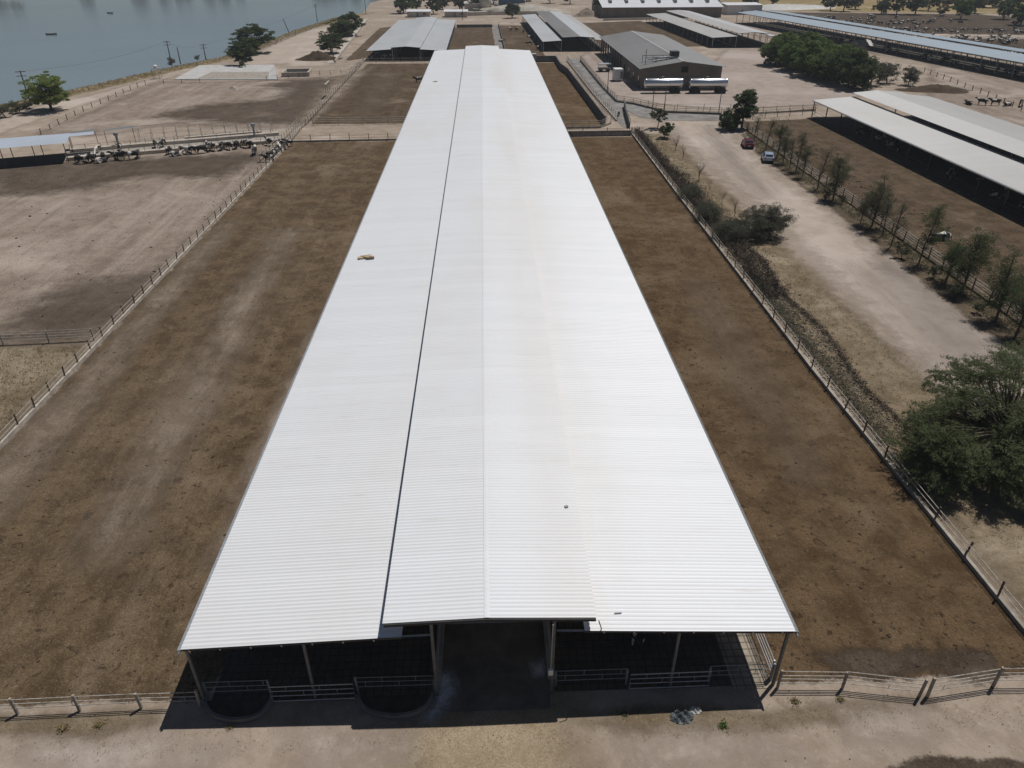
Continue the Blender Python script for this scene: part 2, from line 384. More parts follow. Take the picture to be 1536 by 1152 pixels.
def sheet(name, poly, z, mat, width=1.5, step=1.5, kind='structure', rise=None):
    """a ground sheet with a soft, uneven border: 'fade' is 0 outside and 1 inside"""
    P = np.array(poly, float); mg = width
    x0, y0 = P.min(0)-mg; x1, y1 = P.max(0)+mg
    nx = max(2, int((x1-x0)/step)+1); ny = max(2, int((y1-y0)/step)+1)
    X, Y = np.meshgrid(np.linspace(x0, x1, nx), np.linspace(y0, y1, ny)); q = np.stack([X.ravel(), Y.ravel()], 1)
    d = np.full(len(q), 1e9); ins = np.zeros(len(q), bool)
    for i in range(len(P)):
        a = P[i]; b = P[(i+1) % len(P)]; e = b-a
        t = np.clip(((q-a)@e)/(e@e+1e-12), 0, 1); d = np.minimum(d, np.linalg.norm(q-(a+t[:, None]*e), axis=1))
        c = (a[1] > q[:, 1]) != (b[1] > q[:, 1])
        with np.errstate(divide='ignore', invalid='ignore'):
            ins ^= c & (q[:, 0] < (b[0]-a[0])*(q[:, 1]-a[1])/(b[1]-a[1]+1e-12)+a[0])
    sd = np.where(ins, d, -d); fade = .5+sd/(2*mg)*1.0
    fade = np.clip(fade, -.5, 2.)
    idx = np.arange(nx*ny).reshape(ny, nx)
    F = np.stack([idx[:-1, :-1], idx[:-1, 1:], idx[1:, 1:], idx[1:, :-1]], -1).reshape(-1, 4)
    keep = (sd[F] > -mg*1.2).any(1); F = F[keep]
    used = np.unique(F); rem = -np.ones(nx*ny, int); rem[used] = np.arange(len(used))
    V = np.zeros((len(used), 3)); V[:, :2] = q[used]; V[:, 2] = z
    if rise is not None: V[:, 2] += rise(q[used], sd[used])
    me = np_mesh(name, V, rem[F])
    at = me.attributes.new('fade', 'FLOAT', 'POINT'); at.data.foreach_set('value', fade[used].astype(np.float32))
    o = link(name, me, mat); tag(o, kind=kind)
    if mat+'_solid' in MATS:
        me.materials.append(M(mat+'_solid')); full = fade[used][rem[F]].min(1) > .92+M(mat)['soft']
        me.polygons.foreach_set('material_index', full.astype(np.int32))
    return o

# ------------------------------------------------------------------ the setting: ground, lake, soils, roads
SHORE = [(-150,40), (-135,110), (-112.43, 166.62), (-108.51, 174.69), (-105.01, 183.55), (-101.62, 194.26), (-97.89, 208.36), (-92.69, 227.01), (-83.30, 252.05), (-79.83, 287.18), (-78.05, 333.05), (-71.77, 391.53), (-61.61, 422.23), (-67.32, 495.60), (-64,520), (-60,600)]
g = [(-150,-40)]+SHORE+[(-60,900), (900,900), (900,-40)]
bm = bmesh.new(); vs = [bm.verts.new((x, y, 0)) for x, y in g]; bm.faces.new(vs); bmesh.ops.triangulate(bm, faces=bm.faces)
me = bpy.data.meshes.new('ground'); bm.to_mesh(me); bm.free()
o = link('ground', me, 'ground'); tag(o, kind='structure')
if me.polygons[0].normal.z < 0: me.flip_normals()
mb = MB()
for (a, b) in zip(SHORE[:-1], SHORE[1:]):
    mb.add([(a[0],a[1],0),(b[0],b[1],0),(b[0]-3.2,b[1]-.8,-1.6),(a[0]-3.2,a[1]-.8,-1.6)], [(0,1,2,3)])
struct('lake_bank', mb, 'shore_soil')
struct('lake_water', MB().add([(-900,-60,-1),(-40,-60,-1),(-40,900,-1),(-900,900,-1)], [(0,1,2,3)]), 'water')
mb = MB().add([(-900,540,.6),(-330,535,.4),(-262,610,.4),(-60,640,.5),(-60,900,3),(-900,900,3)], [(0,1,2,3,4,5)])
mb.add([(-900,540,.6),(-330,535,.4),(-262,610,.4),(-60,640,.5),(-60,636,-1.5),(-264,605,-1.5),(-333,530,-1.5),(-900,535,-1.5)], [(0,1,6,7),(1,2,5,6),(2,3,4,5)])
struct('far_shore', mb, 'shore_soil')
sheet('shore_strip', [(p[0]+.2, p[1]) for p in SHORE[1:13]]+[(p[0]+7, p[1]+1) for p in reversed(SHORE[1:13])], .010, 'shore_soil', 1.5, 2.0)
sheet('lakeside_road', [(-101.20, 145.90), (-100.70, 160.64), (-99.14, 173.56), (-94.43, 182.30), (-90.86, 199.73), (-87.14, 217.00), (-83.84, 216.88), (-86.71, 195.63), (-89.81, 175.57), (-91.33, 160.97), (-92.00, 149.60), (-91.95, 132.60)], .014, 'road_soil', 1.2, 1.5)
sheet('lakeside_yard', [(-74.95, 234.26), (-75.61, 299.48), (-71.96, 343.74), (-65.04, 361.19), (-51.73, 321.81), (-45.44, 230.47), (-36.04, 236.97), (-36.06, 230.12), (-57.55, 230.92), (-60.13, 237.86), (-68.04, 234.00)], .014, 'road_soil', 3, 2)
# pens west of the fence
sheet('pale_corral', [(-84.43, 145.27), (-84.33, 204.64), (-73.55, 203.19), (-51.04, 207.71), (-36.49, 213.95), (-37.04, 165.99), (-37.70, 149.38), (-38.74, 148.22), (-64.06, 152.19), (-73.25, 142.09)], .012, 'pale_pen_soil', 2.5, 2)
sheet('pale_corral', [(-110,60), (-36.3,60.2), (-36.0,135), (-63.77, 123.44), (-77.53, 119.03), (-110,118)], .012, 'pale_pen_soil', 1.2, 1.5)
sheet('dark_corral_patch', [(-43.55, 61.25), (-44.50, 68.63), (-41.31, 72.72), (-37.40, 74.37), (-35.63, 71.63), (-36.72, 63.78), (-37.97, 61.05)], .016, 'dung_patch', 4, 1.5)
sheet('dark_corral_patch', [(-77.53, 119.03), (-69.29, 123.65), (-58.77, 124.55), (-48.36, 126.36), (-38.53, 127.35), (-41.53, 114.97), (-54.06, 115.44), (-61.52, 107.50), (-70.38, 106.18)], .016, 'dung_patch', 3, 1.5)
sheet('dark_corral_patch', [(-67.67, 160.09), (-62.89, 170.68), (-47.05, 178.03), (-46.90, 191.28), (-55.21, 198.41), (-49.79, 204.42), (-37.40, 208.31), (-37.78, 169.75), (-38.52, 153.12), (-51.00, 154.86)], .016, 'dung_patch', 4, 2)
sheet('dry_grass_plot', [(-110,20), (-36.2,20), (-36.2,59), (-110,58)], .012, 'dry_grass', 2, 1.5)
# dark manure corrals
sheet('corral_floor', [(-35.0,22.2), (-13.6,22.2), (-13.6,136.6), (-35.0,135.9)], .020, 'pen_soil_west', .5, 1.0)
sheet('corral_floor', [(13.5,22.0), (27.9,22.0), (27.5,40), (27.3,52), (27.5,100), (27.9,138), (13.5,138.4)], .020, 'pen_soil_east', .5, 1.0)
sheet('corral_floor', [(-34.5,151.6), (-13.6,151.6), (-13.6,236), (-34.5,236)], .020, 'pen_soil_back', .8, 1.5)
sheet('corral_floor', [(13.5,146), (23.3,146.4), (23.0,211), (21.8,221), (22,236), (13.5,236)], .020, 'pen_soil_east', .5, 1.5)
sheet('corral_floor', [(-34.91, 251.82), (-42.35, 241.49), (-43.57, 342.69), (-34.70, 353.97)], .020, 'pen_soil_back', .8, 1.5)
sheet('corral_floor', [(-11.5,248), (4.5,248), (4,342), (-11.5,342)], .020, 'pen_soil_back', .8, 1.5)
sheet('corral_floor', [(7.5,246), (20,246), (19,352), (7.2,352)], .020, 'pen_soil_back', .8, 1.5)
sheet('corral_floor', [(41.5,270), (79,275), (73.5,372), (41.5,360)], .020, 'pen_soil_back', .8, 2)
sheet('corral_floor', [(50.5,30), (71.5,30), (71.0,80), (69.2,153), (51.2,150.5)], .020, 'pen_soil_back', .6, 1.2)
sheet('corral_floor', [(102.30, 172.49), (106.59, 144.03), (130,90), (150,150), (146,185), (136,217), (122,300), (112,330), (98,330), (135.60, 230.60)], .016, 'pale_pen_soil', 2, 2.5)
sheet('herd_corral', [(165,200), (260,160), (300,300), (250,400), (140,420), (135,400)], .018, 'wet_soil', 2, 4)
sheet('yellow_field', [(155,425), (320,395), (480,380), (600,600), (150,620)], .014, 'yellow_field', 5, 5)
sheet('pale_track', [(-25.66, 88.88), (-24.39, 88.83), (-23.43, 69.48), (-22.70, 53.18), (-22.25, 40.45), (-22.16, 32.13), (-24.15, 32.20), (-24.40, 41.29), (-25.14, 55.55), (-25.91, 73.04)], .025, 'pale_track', 2.0, .8)
sheet('pale_track', [(-34.02, 91.73), (-32.55, 91.67), (-31.99, 62.19), (-31.28, 45.63), (-31.31, 35.99), (-32.73, 34.22), (-35.23, 39.83), (-34.69, 48.49), (-34.15, 63.68)], .025, 'pale_track', 1.6, .8)
sheet('pale_track', [(-15.47, 92.35), (-14.77, 92.33), (-15.27, 55.18), (-15.57, 36.04), (-15.72, 30.29), (-16.30, 30.31), (-16.71, 46.89)], .025, 'pale_track', .8, .6)
sheet('pale_track', [(21.84, 71.26), (23.64, 71.20), (23.43, 51.46), (22.69, 37.33), (20.44, 37.41), (20.13, 53.87)], .025, 'faint_track', 2.4, .8)
sheet('pale_track', [(-30.55, 217.28), (-23.37, 219.43), (-22.70, 155.10), (-28.16, 155.30)], .025, 'faint_track', 2.5, 1)
sheet('pale_track', [(-40.07, 208.41), (-31.51, 232.65), (-32.16, 229.98), (-34.99, 155.56), (-38.38, 152.49)], .025, 'pale_track', 2, 1)
sheet('dung_band', [(15.89, 23.43), (22.55, 23.59), (25.72, 23.07), (24.46, 22.13), (19.72, 22.12), (16.99, 22.80)], .025, 'wet_soil', 1.2, .5)
sheet('pale_track', [(160,250), (250,235), (250,245), (160,262)], .025, 'road_soil', 3, 3)
sheet('pale_track', [(150,300), (250,285), (250,300), (150,316)], .025, 'road_soil', 3, 3)
# roads and yards
sheet('dirt_road', [(35.63, 154.25), (49.05, 151.15), (46.50, 132.39), (45.38, 109.50), (46.87, 93.33), (45.01, 74.54), (45.39, 62.95), (46.30, 55.32), (46.54, 47.44), (37.91, 46.77), (37.49, 50.94), (37.19, 58.53), (37.68, 72.51), (37.88, 93.67), (36.60, 115.99), (36.63, 138.01)], .022, 'road_soil', 2.4, 1.0)
sheet('worn_track', [(43.03, 75.21), (46.43, 75.09), (45.85, 66.91), (45.34, 57.29), (45.36, 50.65), (39.74, 50.86), (40.16, 58.15), (41.36, 67.08)], .026, 'road_grey', 3.0, 1.0)
sheet('worn_track', [(43.19, 147.60), (45.05, 147.53), (42.10, 120.81), (41.72, 102.02), (40.21, 100.47), (39.87, 120.89)], .026, 'road_grey', 2.0, 1.0)
sheet('dry_grass_strip', [(27.89, 138.34), (34.74, 140.85), (34.35, 114.87), (35.02, 90.48), (35.84, 69.85), (35.82, 58.31), (36.35, 49.90), (36.28, 43.13), (40,22), (28.6,22), (28.3,138)], .012, 'dry_grass', 1.5, 1.2)
sheet('tree_verge', [(50.89, 143.12), (54.77, 142.98), (50.6,120), (51,60), (51,20), (48,20), (46.7,60), (47.4,100), (47,125)], .028, 'verge_soil', .8, .8)
sheet('yard', [(30.70, 175.15), (51.47, 163.44), (73.90, 167.14), (91.57, 179.74), (92.70, 210.33), (93.27, 262.04), (83.09, 265.97), (72.38, 240.18), (48.51, 202.93), (36.52, 205.57), (34.52, 260.75), (31.19, 247.80), (30.25, 193.25)], .018, 'yard_soil', 1.5, 1.5)
sheet('apron', [(-3.4,21.6), (3.2,21.6), (4.2,13), (-6.5,13)], .014, 'apron_soil', 1.6, .8)
for i, pl in enumerate([[(-21.14, 19.83), (-14.95, 19.92), (-12.29, 19.04), (-18.23, 18.65)], [(-9.28, 20.03), (-5.64, 20.06), (-4.35, 19.36), (-8.17, 19.04)], [(5.62, 19.15), (10.25, 19.30), (13.01, 18.41), (6.94, 18.17)], [(16.48, 20.07), (19.69, 20.13), (20.10, 19.10), (16.58, 18.91)]]):
    sheet('dusty_patch', pl, .017, 'road_soil', 1.3, .5)
sheet('wet_patch', [(17.05, 17.34), (19.50, 18.01), (21.79, 17.77), (23.96, 17.39), (31,18), (33,10), (17,9.5), (15.5,15)], .016, 'wet_soil', .6, .5)
sheet('weedy_strip', [(3.51, 20.79), (8.10, 20.69), (12.47, 20.39), (21.09, 20.92), (20.92, 20.60), (12.19, 19.56), (6.63, 19.67), (3.92, 20.20)], .012, 'dry_grass', .5, .5)
sheet('weedy_strip', [(-25.04, 21.44), (-20.12, 21.40), (-15.88, 21.58), (-15.63, 20.93), (-19.36, 20.44), (-24.63, 20.76)], .012, 'dry_grass', .5, .5)
struct('cattle_lane', MB().prism([(26.0,245), (29.6,245), (29.6,190), (30,173), (33.5,170), (38.90, 159.58), (50.36, 157.07), (48.83, 151.80), (36.58, 152.25), (32.44, 155.70), (30.5,164), (28.3,146), (27.2,146.5), (26.6,184)], 0, .05), 'lane_concrete')
sheet('alley_soil', [(23.9,148), (26,158), (25.7,238), (23.2,238), (23.5,212)], .016, 'pale_pen_soil', .3, .8)
struct('wet_lane', MB().prism([(4.9,246), (7.2,246), (6.9,352), (4.4,352)], 0, .04), 'lane_concrete')
struct('lakeside_concrete_road', MB().prism([(-47.08, 237.38), (-44.71, 238.70), (-54.25, 387.30), (-56.00, 383.85)], 0, .06), 'concrete_pale')
struct('barn_floor', MB().box(-13.6,-2.95,21.9,232,0,.035), 'grooved_concrete_shaded')
struct('barn_floor', MB().box(2.95,11.6,21.9,232,0,.035), 'grooved_concrete_shaded')
struct('barn_floor_sunlit', MB().box(11.6,13.4,21.7,232,0,.035), 'grooved_concrete_sunlit')  # edge of the barn floor, sunlight painted in as a paler colour
struct('feed_lane', MB().box(-2.62,2.62,21.0,232,0,.05), 'feed_lane_floor')
sheet('lime_spill', [(-2.89, 23.15), (-2.19, 23.04), (-1.97, 22.17), (-2.39, 21.36), (-2.98, 20.62), (-3.23, 20.63), (-2.78, 21.66)], .056, 'lime', .35, .15)
sheet('lime_spill', [(1.88, 23.43), (2.46, 23.61), (2.51, 22.87), (2.00, 22.74)], .056, 'lime', .25, .15)
# ------------------------------------------------------------------ barns
def corr(mb, xa, za, xb, zb, L, pitch=.25, amp=.032, y0=0., nx=1, wob=0.):
    """ribbed sheet metal between two eave lines, ribs running across; ribs are real folds"""
    n = int(L/pitch); prof = [(0, 0), (.5, 0), (.60, 1), (.84, 1), (.94, 0)]
    ys = []; hs = []
    for i in range(n):
        for a, b in prof: ys.append(y0+(i+a)*pitch); hs.append(b*amp)
    ys.append(y0+n*pitch); hs.append(0)
    vs = []; fs = []; m = nx+1
    tw = [rng.normal(0, wob) if wob else 0 for _ in range(n//4+2)]
    for j, (y, h) in enumerate(zip(ys, hs)):
        k = (y-y0)/(pitch*4); i0 = int(k); dz = tw[i0]*(1-(k-i0))+tw[min(i0+1, len(tw)-1)]*(k-i0)
        for q in range(m):
            t = q/nx; vs.append((xa+(xb-xa)*t, y, za+(zb-za)*t+h+dz*math.sin(math.pi*t)))
    for j in range(len(ys)-1):
        for q in range(nx): a = j*m+q; fs.append((a, a+1, a+1+m, a+m))
    mb.add(vs, fs); return mb
def corr_roof(name, parent, mat, xa, za, xb, zb, L, **k):
    mb = corr(MB(), xa, za, xb, zb, L, **k)
    me = np_mesh(name, mb.v, mb.f); return link(name, me, mat, parent)
POSTM = {}
def post_mesh(w, h, n=4):
    k = (round(w, 3), round(h, 2), n)
    if k not in POSTM:
        mb = MB()
        if n == 4: mb.box(-w/2, w/2, -w/2, w/2, 0, h)
        else: mb.tube([(0,0,0), (0,0,h)], w/2, n)
        POSTM[k] = mb.mesh('post')
    return POSTM[k]
def barn(name, label, loc, rz, L, slopes, rows, nb, mat, postmat='galvanised', pitch=.5, amp=.05, pw=.16, gutter=True, rail=True, curb=True):
    b = thing(name, label, 'barn', loc, rz)
    MB().box(slopes[0][1]+.2, slopes[-1][3]-.2, .3, L-.3, 0, .06).build('floor', 'manure_shade_floor', b)  # dark floor colour deepens the shade under the roof
    for i, (nm, xa, za, xb, zb) in enumerate(slopes):
        corr_roof(nm, b, mat if isinstance(mat, str) else mat[i], xa, za, xb, zb, L, pitch=pitch, amp=amp, wob=.006)
        for y in (.06, L-.06):
            MB().add([(xa,y-.05,za-.02),(xb,y-.05,zb-.02),(xb,y+.05,zb-.02),(xa,y+.05,za-.02),(xa,y-.05,za-.16),(xb,y-.05,zb-.16),(xb,y+.05,zb-.16),(xa,y+.05,za-.16)],
                     [(0,1,2,3),(7,6,5,4),(0,4,5,1),(3,2,6,7),(0,3,7,4),(1,5,6,2)]).build('end_rafter', 'black_steel', b)
    me_cache = {}
    for (x, h) in rows:
        for k in range(nb+1):
            y = .12+(L-.24)*k/nb
            link('post', post_mesh(pw, h-.06), postmat, b, (x, y, 0))
        mb = MB().box(x-.07, x+.07, .15, L-.15, h-.24, h-.06); mb.build('eave_beam', 'grey_paint', b)
    if gutter:
        for (x, h) in (rows[0], rows[-1]):
            pass
    if rail:
        for (x, h) in (rows[0], rows[-1]):
            for z in (.6, 1.15):
                MB().tube([(x, .2, z), (x, L-.2, z)], .03, 5).build('rail', 'pipe_dark', b)
    if curb:
        for x in (rows[1][0], rows[-2][0]):
            MB().box(x-.2, x+.2, .3, L-.3, .0, .45).build('feed_curb', 'concrete', b)
    return b

# the long white barn in the middle
BX, BY, BL = 0.0, 21.8, 210.0
mbarn = thing('cattle_barn', 'very long white ribbed-metal cattle barn filling the middle of the view', 'barn', (0, BY, 0))
corr_roof('lean_to_roof', mbarn, 'roof_white', -14.05, 4.02, -4.15, 4.42, BL, pitch=.235, amp=.026, nx=5, wob=.010)
corr_roof('main_roof', mbarn, 'roof_white', -4.95, 5.22, -.3, 5.40, BL, pitch=.235, amp=.026, nx=3, wob=.010, y0=.1)
corr_roof('main_roof', mbarn, 'roof_white', -.3, 5.402, 4.62, 5.20, BL, pitch=.235, amp=.026, nx=3, wob=.010, y0=.1)
corr_roof('lean_to_roof', mbarn, 'roof_white', 4.1, 4.46, 13.88, 3.98, BL, pitch=.235, amp=.026, nx=5, wob=.010)
MB().add([(-.42,0.08,5.428),(-.3,.08,5.434),(-.18,.08,5.428),(-.42,BL,5.428),(-.3,BL,5.434),(-.18,BL,5.428)], [(0,1,4,3),(1,2,5,4)]).build('ridge_cap', 'roof_white', mbarn)
for x, z in ((-14.12, 3.98), (13.95, 3.94)):
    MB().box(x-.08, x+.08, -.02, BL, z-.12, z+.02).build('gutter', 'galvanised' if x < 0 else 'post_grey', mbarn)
    MB().tube([(x, -.02, z-.05), (x+.0, -.12, z-.12), (x, -.12, z-.2)], .05, 6).build('gutter_spout', 'galvanised', mbarn)
for xa, za, xb, zb in ((-14.0,4.0,-4.15,4.4), (-4.9,5.20,-.3,5.38), (-.3,5.38,4.58,5.18), (4.1,4.44,13.8,3.96)):
    MB().add([(xa,.02,za-.01),(xb,.02,zb-.01),(xb,.14,zb-.01),(xa,.14,za-.01),(xa,.02,za-.15),(xb,.02,zb-.15),(xb,.14,zb-.15),(xa,.14,za-.15)],
             [(0,1,2,3),(7,6,5,4),(0,4,5,1),(3,2,6,7),(0,3,7,4),(1,5,6,2)]).build('end_rafter', 'black_steel', mbarn)
NBAY = 34
for x, h in ((-13.85,3.98),(-8.6,4.18),(-2.8,5.28),(2.72,5.26),(8.5,4.2),(13.6,3.94)):
    for k in range(NBAY+1):
        link('post', post_mesh(.12 if abs(x) > 3 else .14, h-.05), 'post_grey', mbarn, (x, .1+(BL-.2)*k/NBAY, 0))
for xa, za, xb, zb in ((-13.8,3.84,-2.85,4.30), (-2.7,5.05,2.62,5.05), (2.85,4.33,13.55,3.8)):
    for k in range(NBAY+1):
        y = .17+(BL-.34)*k/NBAY
        MB().tube([(xa,y,za),(xb,y,zb)], .06, 4).build('cross_beam', 'grey_paint', mbarn)
for q in range(7):
    for s_, x0, z0, sl_ in ((-1,-13.7,3.96,.04),(1,5.0,4.38,-.047)):
        x = x0+q*1.38; z = z0+(q*1.38)*sl_
        MB().box(x-.03, x+.03, .0, BL-.3, z-.14, z-.02).build('purlin', 'galvanised', mbarn)
for x in (-2.78, 2.78):
    MB().box(x-.17, x+.17, .8, BL-.5, 0, .55).build('feed_curb', 'concrete', mbarn)
    for z in (.85, 1.2):
        MB().tube([(x, .3, z), (x, BL-.5, z)], .03, 6).build('neck_rail', 'galvanised', mbarn)
MB().box(2.52,2.74,-.14,-.02,1.55,1.92).build('switch_box', 'white_paint', mbarn)
MB().tube([(2.63,-.06,1.9),(2.65,-.06,5.0)], .03, 6).build('conduit', 'galvanised', mbarn)
MB().tube([(4.7,.0,5.1),(4.85,-.04,4.6),(4.78,-.02,4.3)], .025, 5).build('hanging_cable', 'rubber', mbarn)
# far end cap of barn: little white sill seen at the right end
MB().box(12.5, 16.0, BL+3, BL+5, 1.0, 2.6).build('end_tank', 'tarp_white', mbarn)

# scraps lying on the roof
def scrap(name, label, cat, loc, mat, parts):
    t = thing(name, label, cat, loc)
    for i, (dx, dy, l, w_, h, a, m) in enumerate(parts):
        o = MB().box(-l/2, l/2, -w_/2, w_/2, 0, h).build('board' , m, t, (dx, dy, .04+.03*i)); o.rotation_euler = (.03*i, .05, a)
    return t
scrap('timber_scrap', 'small pile of pale timber offcuts lying on the left roof slope', 'timber', (-12.0, 68.4, 4.14), 'wood_pale',
      [(-.35,0,1.0,.5,.08,.3,'wood_pale'), (.3,.25,.9,.22,.07,-.2,'wood_pale'), (.4,-.3,.8,.3,.06,.1,'bark'), (-.1,.4,1.1,.14,.08,.5,'white_paint'), (0,-.1,.7,.3,.07,-.5,'hay')])
scrap('roof_offcut', 'tiny grey offcut on the right half of the long roof near its front', 'offcut', (4.0, 29.3, 5.22), 'grey_paint', [(0,0,.18,.15,.04,.3,'grey_paint')])
scrap('roof_offcut', 'small brown offcut high up on the left slope of the long roof', 'offcut', (-11.0, 175.1, 4.18), 'wood_post', [(0,0,.9,.5,.06,.1,'wood_pale'), (.3,.1,.6,.3,.06,.6,'wood_post')])
scrap('roof_offcut', 'thin dark strip lying on the right lean-to roof close to the front edge', 'offcut', (5.78, 22.78)+(4.38,), 'wood_post', [(0,0,.35,.05,.03,.1,'grey_paint')])

# other barns
barn('cattle_barn', 'zinc-roofed cattle barn behind the left end of the long white barn', (-35.2,241.5,0), 0, 103,
     [('lean_to_roof',-.4,2.85,7.7,3.35),('main_roof',7.3,3.8,11.8,4.1),('main_roof',11.8,4.1,16.2,3.75),('lean_to_roof',15.8,3.3,24.0,2.85)],
     [(0,2.85),(7.6,3.7),(16,3.7),(23.6,2.85)], 17, 'roof_zinc', pitch=.8, amp=.05)
barn('cattle_barn', 'pale barn with a dark open slot between its roofs, left of the brick dairy', (20.2,262.5,0), R(1), 104,
     [('lean_to_roof',-.3,3.0,6.5,3.35),('main_roof',6.3,4.25,12.2,4.5),('main_roof',12.2,4.5,17.2,4.15),('lean_to_roof',16.9,3.6,21.5,3.1)],
     [(0,3.0),(6,3.35),(17,3.85),(21,3.1)], 17, ['roof_zinc','roof_grey','roof_zinc','roof_pale'], pitch=.8, amp=.05)
barn('cattle_barn', 'pale-roofed long barn behind the yard, right of the brick dairy', (79.2,270,0), R(2.4), 96,
     [('lean_to_roof',-.4,3.2,9.0,3.6),('main_roof',8.8,4.5,14.5,4.8),('main_roof',14.5,4.8,19.5,4.4),('lean_to_roof',19.2,3.7,24,3.2)],
     [(0,3.2),(8.2,3.6),(19.2,4.0),(23.5,3.2)], 16, ['roof_pale','roof_pale','roof_zinc','roof_zinc'], pitch=.8, amp=.05)
barn('cattle_barn', 'very long blue-grey roofed barn crossing the upper right corner', (149.7,149,0), R(9.3), 214,
     [('lean_to_roof',-.4,4.25,8.6,4.9),('lean_to_roof',10.6,5.1,21.5,4.3)],
     [(0,4.25),(8.4,4.85),(10.8,5.05),(21.2,4.3)], 36, 'roof_blue', postmat='grey_paint', pitch=.8, amp=.05)
kb = barn('cattle_barn', 'off-white roofed barn beyond the roadside trees at right', (71.1,56,0), R(1.6), 99,
     [('lean_to_roof',-.4,3.3,8.1,3.9),('main_roof',7.7,4.65,12.8,5.05),('main_roof',12.8,5.05,18.0,4.65),('lean_to_roof',17.6,4.35,24.5,3.7)],
     [(0,3.3),(7.9,3.85),(17.8,4.3),(24.2,3.7)], 16, ['roof_pale','roof_pale','roof_pale','roof_pale'], postmat='pipe_dark', pitch=.45, amp=.045)
MB().box(-.55,-.4,0,99,3.12,3.26).build('gutter', 'galvanised', kb)

# ------------------------------------------------------------------ fences and walls
def along(pts, s):
    P = [Vector(p[:2]) for p in pts]
    for a, b in zip(P[:-1], P[1:]):
        l = (b-a).length
        if s <= l+1e-6: return a+(b-a)*(s/l if l else 0)
        s -= l
    return P[-1]
def plen(pts): return sum((Vector(b[:2])-Vector(a[:2])).length for a, b in zip(pts[:-1], pts[1:]))
def fence(label, pts, spacing, ph, pw, rails, rr=.03, pm='wood_post', rm='pipe_white', wall=None, wm='concrete', name='pipe_fence', cat='fence', pn=4, stays=0, at=None, lean=.03, z0=0.):
    o = Vector((*pts[0][:2], z0)); L = plen(pts); t = thing(name, label, cat, o)
    loc = lambda p, z=0: (p[0]-o.x, p[1]-o.y, z)
    if wall: MB().wall([loc(p) for p in pts], wall[1], 0, wall[0]).build('wall', wm, t)
    n = max(1, round(L/spacing)); S = at or [L*i/n for i in range(n+1)]
    pmesh = post_mesh(pw, ph, pn)
    for s in S:
        q = link('post', pmesh, pm, t, loc(along(pts, s))); q.rotation_euler = (random.gauss(0, lean), random.gauss(0, lean), random.uniform(-.1, .1)); q.scale = (1, 1, random.uniform(.94, 1.05))
    for z in rails:
        line = []
        for i, s in enumerate(S):
            p = along(pts, s); line.append(loc(p, z+random.gauss(0, .015)))
        if len(pts) > 2:
            line = sorted([(s, along(pts, s)) for s in S]+[(plen(pts[:i+1]), Vector(pts[i][:2])) for i in range(1, len(pts)-1)], key=lambda q: q[0])
            line = [loc(p, z+random.gauss(0, .015)) for s, p in line]
        MB().tube(line, rr, 5).build('rail', rm, t)
    if stays:
        k = 0; s = stays/2
        while s < L:
            i = k % (len(rails)-1); p = along(pts, s)
            MB().tube([loc(p, rails[i]), loc(p, rails[i+1])], .018, 4).build('stay', rm, t); s += stays; k += 1
    return t
fence('low concrete wall with dark posts and rails along the left corral', [(-35.2,22), (-35.2,135)], 2.35, 1.25, .09, (.65, 1.02), .024, lean=.05, wall=(.36,.16), wm='concrete_pale', name='wall_fence')
fence('low concrete wall with posts along the right corral, beside the brush strip', [(28.0,20.5), (27.6,40), (27.4,52), (27.6,100), (28.0,143)], 3.15, 1.3, .085, (.7, 1.05), .026, wall=(.28,.2), wm='concrete', name='wall_fence', lean=.05)
fence('three-rail pipe fence joining the front left corner of the barn', [(-14.0,21.75), (-16.8,21.75), (-22.5,21.65), (-35,21.4)], 2.85, 1.18, .11, (.45, .75, 1.08), .024, pm='concrete', stays=1.3, at=[.05,2.8,5.65,8.5,11.4,14.2,17,19.9])
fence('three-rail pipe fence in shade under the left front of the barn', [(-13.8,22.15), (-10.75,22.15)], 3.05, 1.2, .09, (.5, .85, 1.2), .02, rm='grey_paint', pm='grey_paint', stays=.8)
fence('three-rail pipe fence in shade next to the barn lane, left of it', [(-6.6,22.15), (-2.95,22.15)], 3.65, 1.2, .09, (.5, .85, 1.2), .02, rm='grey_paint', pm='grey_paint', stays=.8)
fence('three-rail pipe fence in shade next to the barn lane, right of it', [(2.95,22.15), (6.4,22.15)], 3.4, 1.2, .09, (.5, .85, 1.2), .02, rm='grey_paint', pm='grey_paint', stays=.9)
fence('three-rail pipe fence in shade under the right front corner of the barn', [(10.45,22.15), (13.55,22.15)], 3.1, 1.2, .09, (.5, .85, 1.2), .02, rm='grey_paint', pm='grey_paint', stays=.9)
fence('bowed pipe fence at the front right, left of its leaning gate post', [(13.7,21.7), (16.9,21.55), (20.45,20.95)], 3.5, 1.3, .10, (.4, .68, .95, 1.25), .024, pm='concrete', at=[.05,3.2,6.75], stays=1.5)
fence('bowed pipe fence at the front right, right of its leaning gate post', [(20.75,20.95), (24.3,21.4), (28.2,21.3)], 3.5, 1.4, .11, (.45, .75, 1.02, 1.32), .024, pm='concrete', at=[.05,3.6,7.5], stays=1.5)
fence('pipe rails running back along the right open side of the barn', [(13.62,22.3), (13.62,52)], 6.2, 1.2, .08, (.35, .62, .9, 1.2), .028, pm='galvanised', rm='galvanised')
